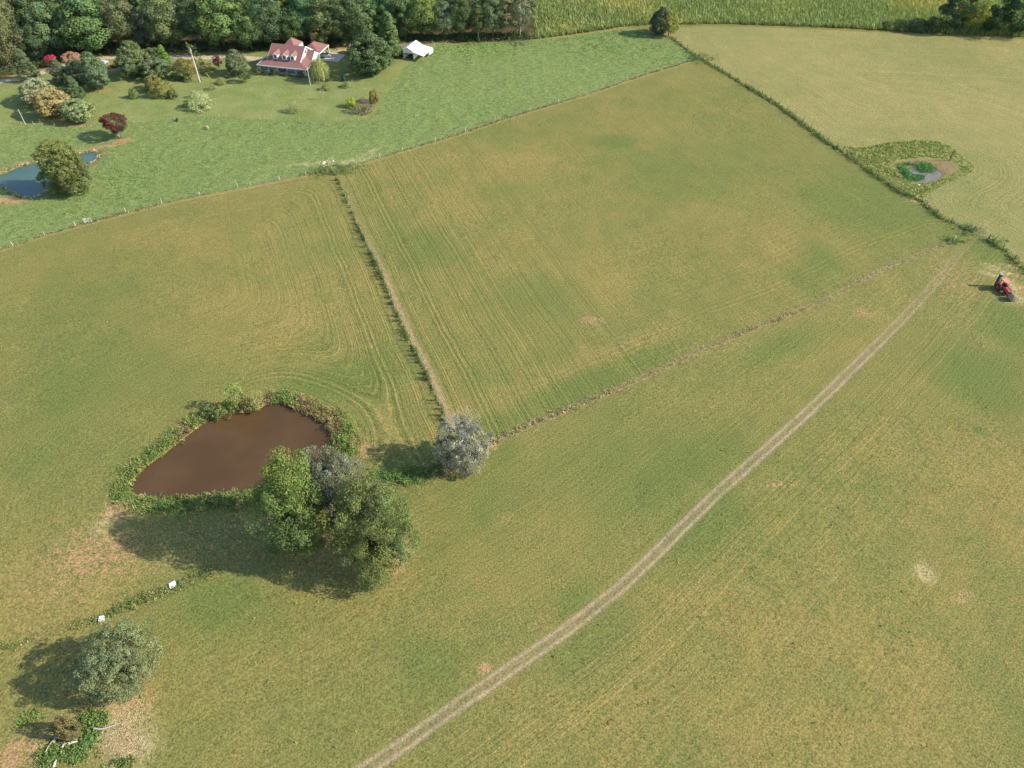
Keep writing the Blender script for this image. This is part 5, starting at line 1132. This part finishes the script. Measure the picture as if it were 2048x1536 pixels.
# ------------------------------------------------------------------ things by the ditch and brush heap
x, y = G(346, 1171); wp = empty('scrap_sheet', (x, y, 0), math.radians(28), 'bright white square panel lying beside the ditch', 'panel')
MB().box((0, 0, .22), (.92, .92, .06), rx=.10, ry=-.12).bevel('sheet', M['white_metal'], wp, .02); MB().b2(-.3, .3, -.25, .3, 0, .16).build('block', M['grey_paint'], wp)
x, y = G(205, 1240); cr_ = empty('white_crate', (x, y, 0), math.radians(15), 'small white slatted crate beside the ditch weeds', 'crate')
for k in range(4): MB().b2(-.3 + k * .16, -.19 + k * .16, -.36, .36, .50, .54).build('slat', M['white'], cr_)
for s_ in (-1, 1):
    for z in (.08, .28): MB().b2(-.32, .32, s_ * .33 - .02, s_ * .33 + .02, z, z + .14).build('slat', M['white'], cr_); MB().b2(s_ * .31 - .02, s_ * .31 + .02, -.3, .3, z, z + .14).build('slat', M['white'], cr_)
for a_, b_ in ((-.26, -.28), (.26, -.28), (.26, .28), (-.26, .28)): MB().b2(a_ - .03, a_ + .03, b_ - .03, b_ + .03, 0, .5).build('corner_post', M['dark_post'], cr_)
x, y = G(1837, 372); MB().tube([(0, 0, 0), (0, 0, .35), (0, 0, .36)], [.14, .18, .13], 12); bk = tag(MB().tube([(0, 0, 0), (0, 0, .38), (0, 0, .40), (0, 0, .39)], [.15, .19, .2, .15], 12).build('bucket', M['white']), 'white bucket in the dry marsh grass', 'bucket'); bk.location = (x, y, 0)
def log(label, pts_px, r_, mat, z=.12, name='fallen_log'):
    P_ = smooth(GL(pts_px), 3); n_ = len(P_); tag(MB().tube([(a, b, z) for a, b in P_], [r_ * (1 - .55 * i / n_) for i in range(n_)], 7).build(name, M[mat]), label, 'log')
log('long curved bleached branch lying across the wood chips', [(190, 1459), (205, 1460), (220, 1456), (239, 1449)], .12, 'pale_bark', .35)
log('thin straight pale pole propped at the edge of the brush heap', [(93, 1508), (102, 1492), (113, 1478)], .07, 'pale_bark', .4)
log('short pale log end beside the thin pole', [(109, 1487), (114, 1477), (119, 1481)], .14, 'pale_bark', .3)
log('grey log lying under the brown shrub', [(130, 1484), (142, 1479), (156, 1480)], .13, 'post_wood', .22)
log('thick orange-brown log in the middle of the brush heap', [(138, 1489), (148, 1486), (156, 1484)], .19, 'stone', .25)
log('broken pale log standing out of the green weeds', [(126, 1497), (130, 1490), (137, 1488)], .14, 'pale_bark', .28)
log('short log at the bottom of the brush heap', [(109, 1536), (112, 1526), (116, 1519)], .15, 'stone', .25)
log('dead weathered stick lying on the bare ground', [(166, 1490), (182, 1489), (196, 1488)], .07, 'post_wood', .15)
g('brown_shrub', 'brown-leaved shrub growing on the brush heap', 'shrub', 'shrub_a', 143, 1478, 1444, 36, (.100, .088, .042))
log('white stick lying on the shaded pond bank', [(386, 899 + 113), (398, 1010), (404, 1009)], .06, 'pale_bark', .1)
# wood chips, ash heap with sticks, loose hay
rng = np.random.default_rng(9)
def scatter(n_, L, cols, sz, z=.03):
    Q = []
    for bx, by, rx, ry, k in L: Q.append(np.array(G(bx, by)) + rng.normal(0, .5, (k, 2)) * np.array([rx, ry]))
    Q = np.vstack(Q); m_ = len(Q); C = np.column_stack([Q, np.full(m_, z) + rng.uniform(0, .05, m_)])
    V, F = leaf_quads(rng, C, np.tile([0, 0, 1.0], (m_, 1)), sz * np.ones(m_), .3, .35); return V, F, np.repeat(pick(rng, m_, cols), 4, 0)
stuff('wood_chips', 'scattered pale wood chips beside the brush heap', 'wood chips', [scatter(0, [(240, 1460, 3.2, 2.6, 1100), (262, 1490, 2.6, 2.0, 700), (225, 1495, 3, 1.6, 500), (262, 1425, 2.0, 2.6, 300)], [(.30, .23, .15), (.20, .15, .10), (.40, .33, .24)], .15)])
stuff('ash_heap', 'pale ash and burnt sticks heap on the pond bank', 'ash', [scatter(0, [(228, 1054, 1.5, 1.1, 500), (238, 1066, 2.0, 1.0, 200)], [(.40, .39, .38), (.50, .48, .46), (.22, .21, .20)], .16), scatter(0, [(262, 1030, 2.4, 2.4, 260), (250, 1078, 3.2, 1.6, 160)], [(.10, .08, .07), (.20, .16, .13)], .3)])
stuff('loose_hay', 'loose pale hay scattered around the red tractor', 'hay', [scatter(0, [(2005, 540, 5, 2.4, 500), (2030, 590, 5, 3.0, 500), (1985, 555, 5, 1.2, 250), (2040, 608, 4, 1.5, 250)], [(.40, .32, .17), (.33, .27, .14)], .22)])
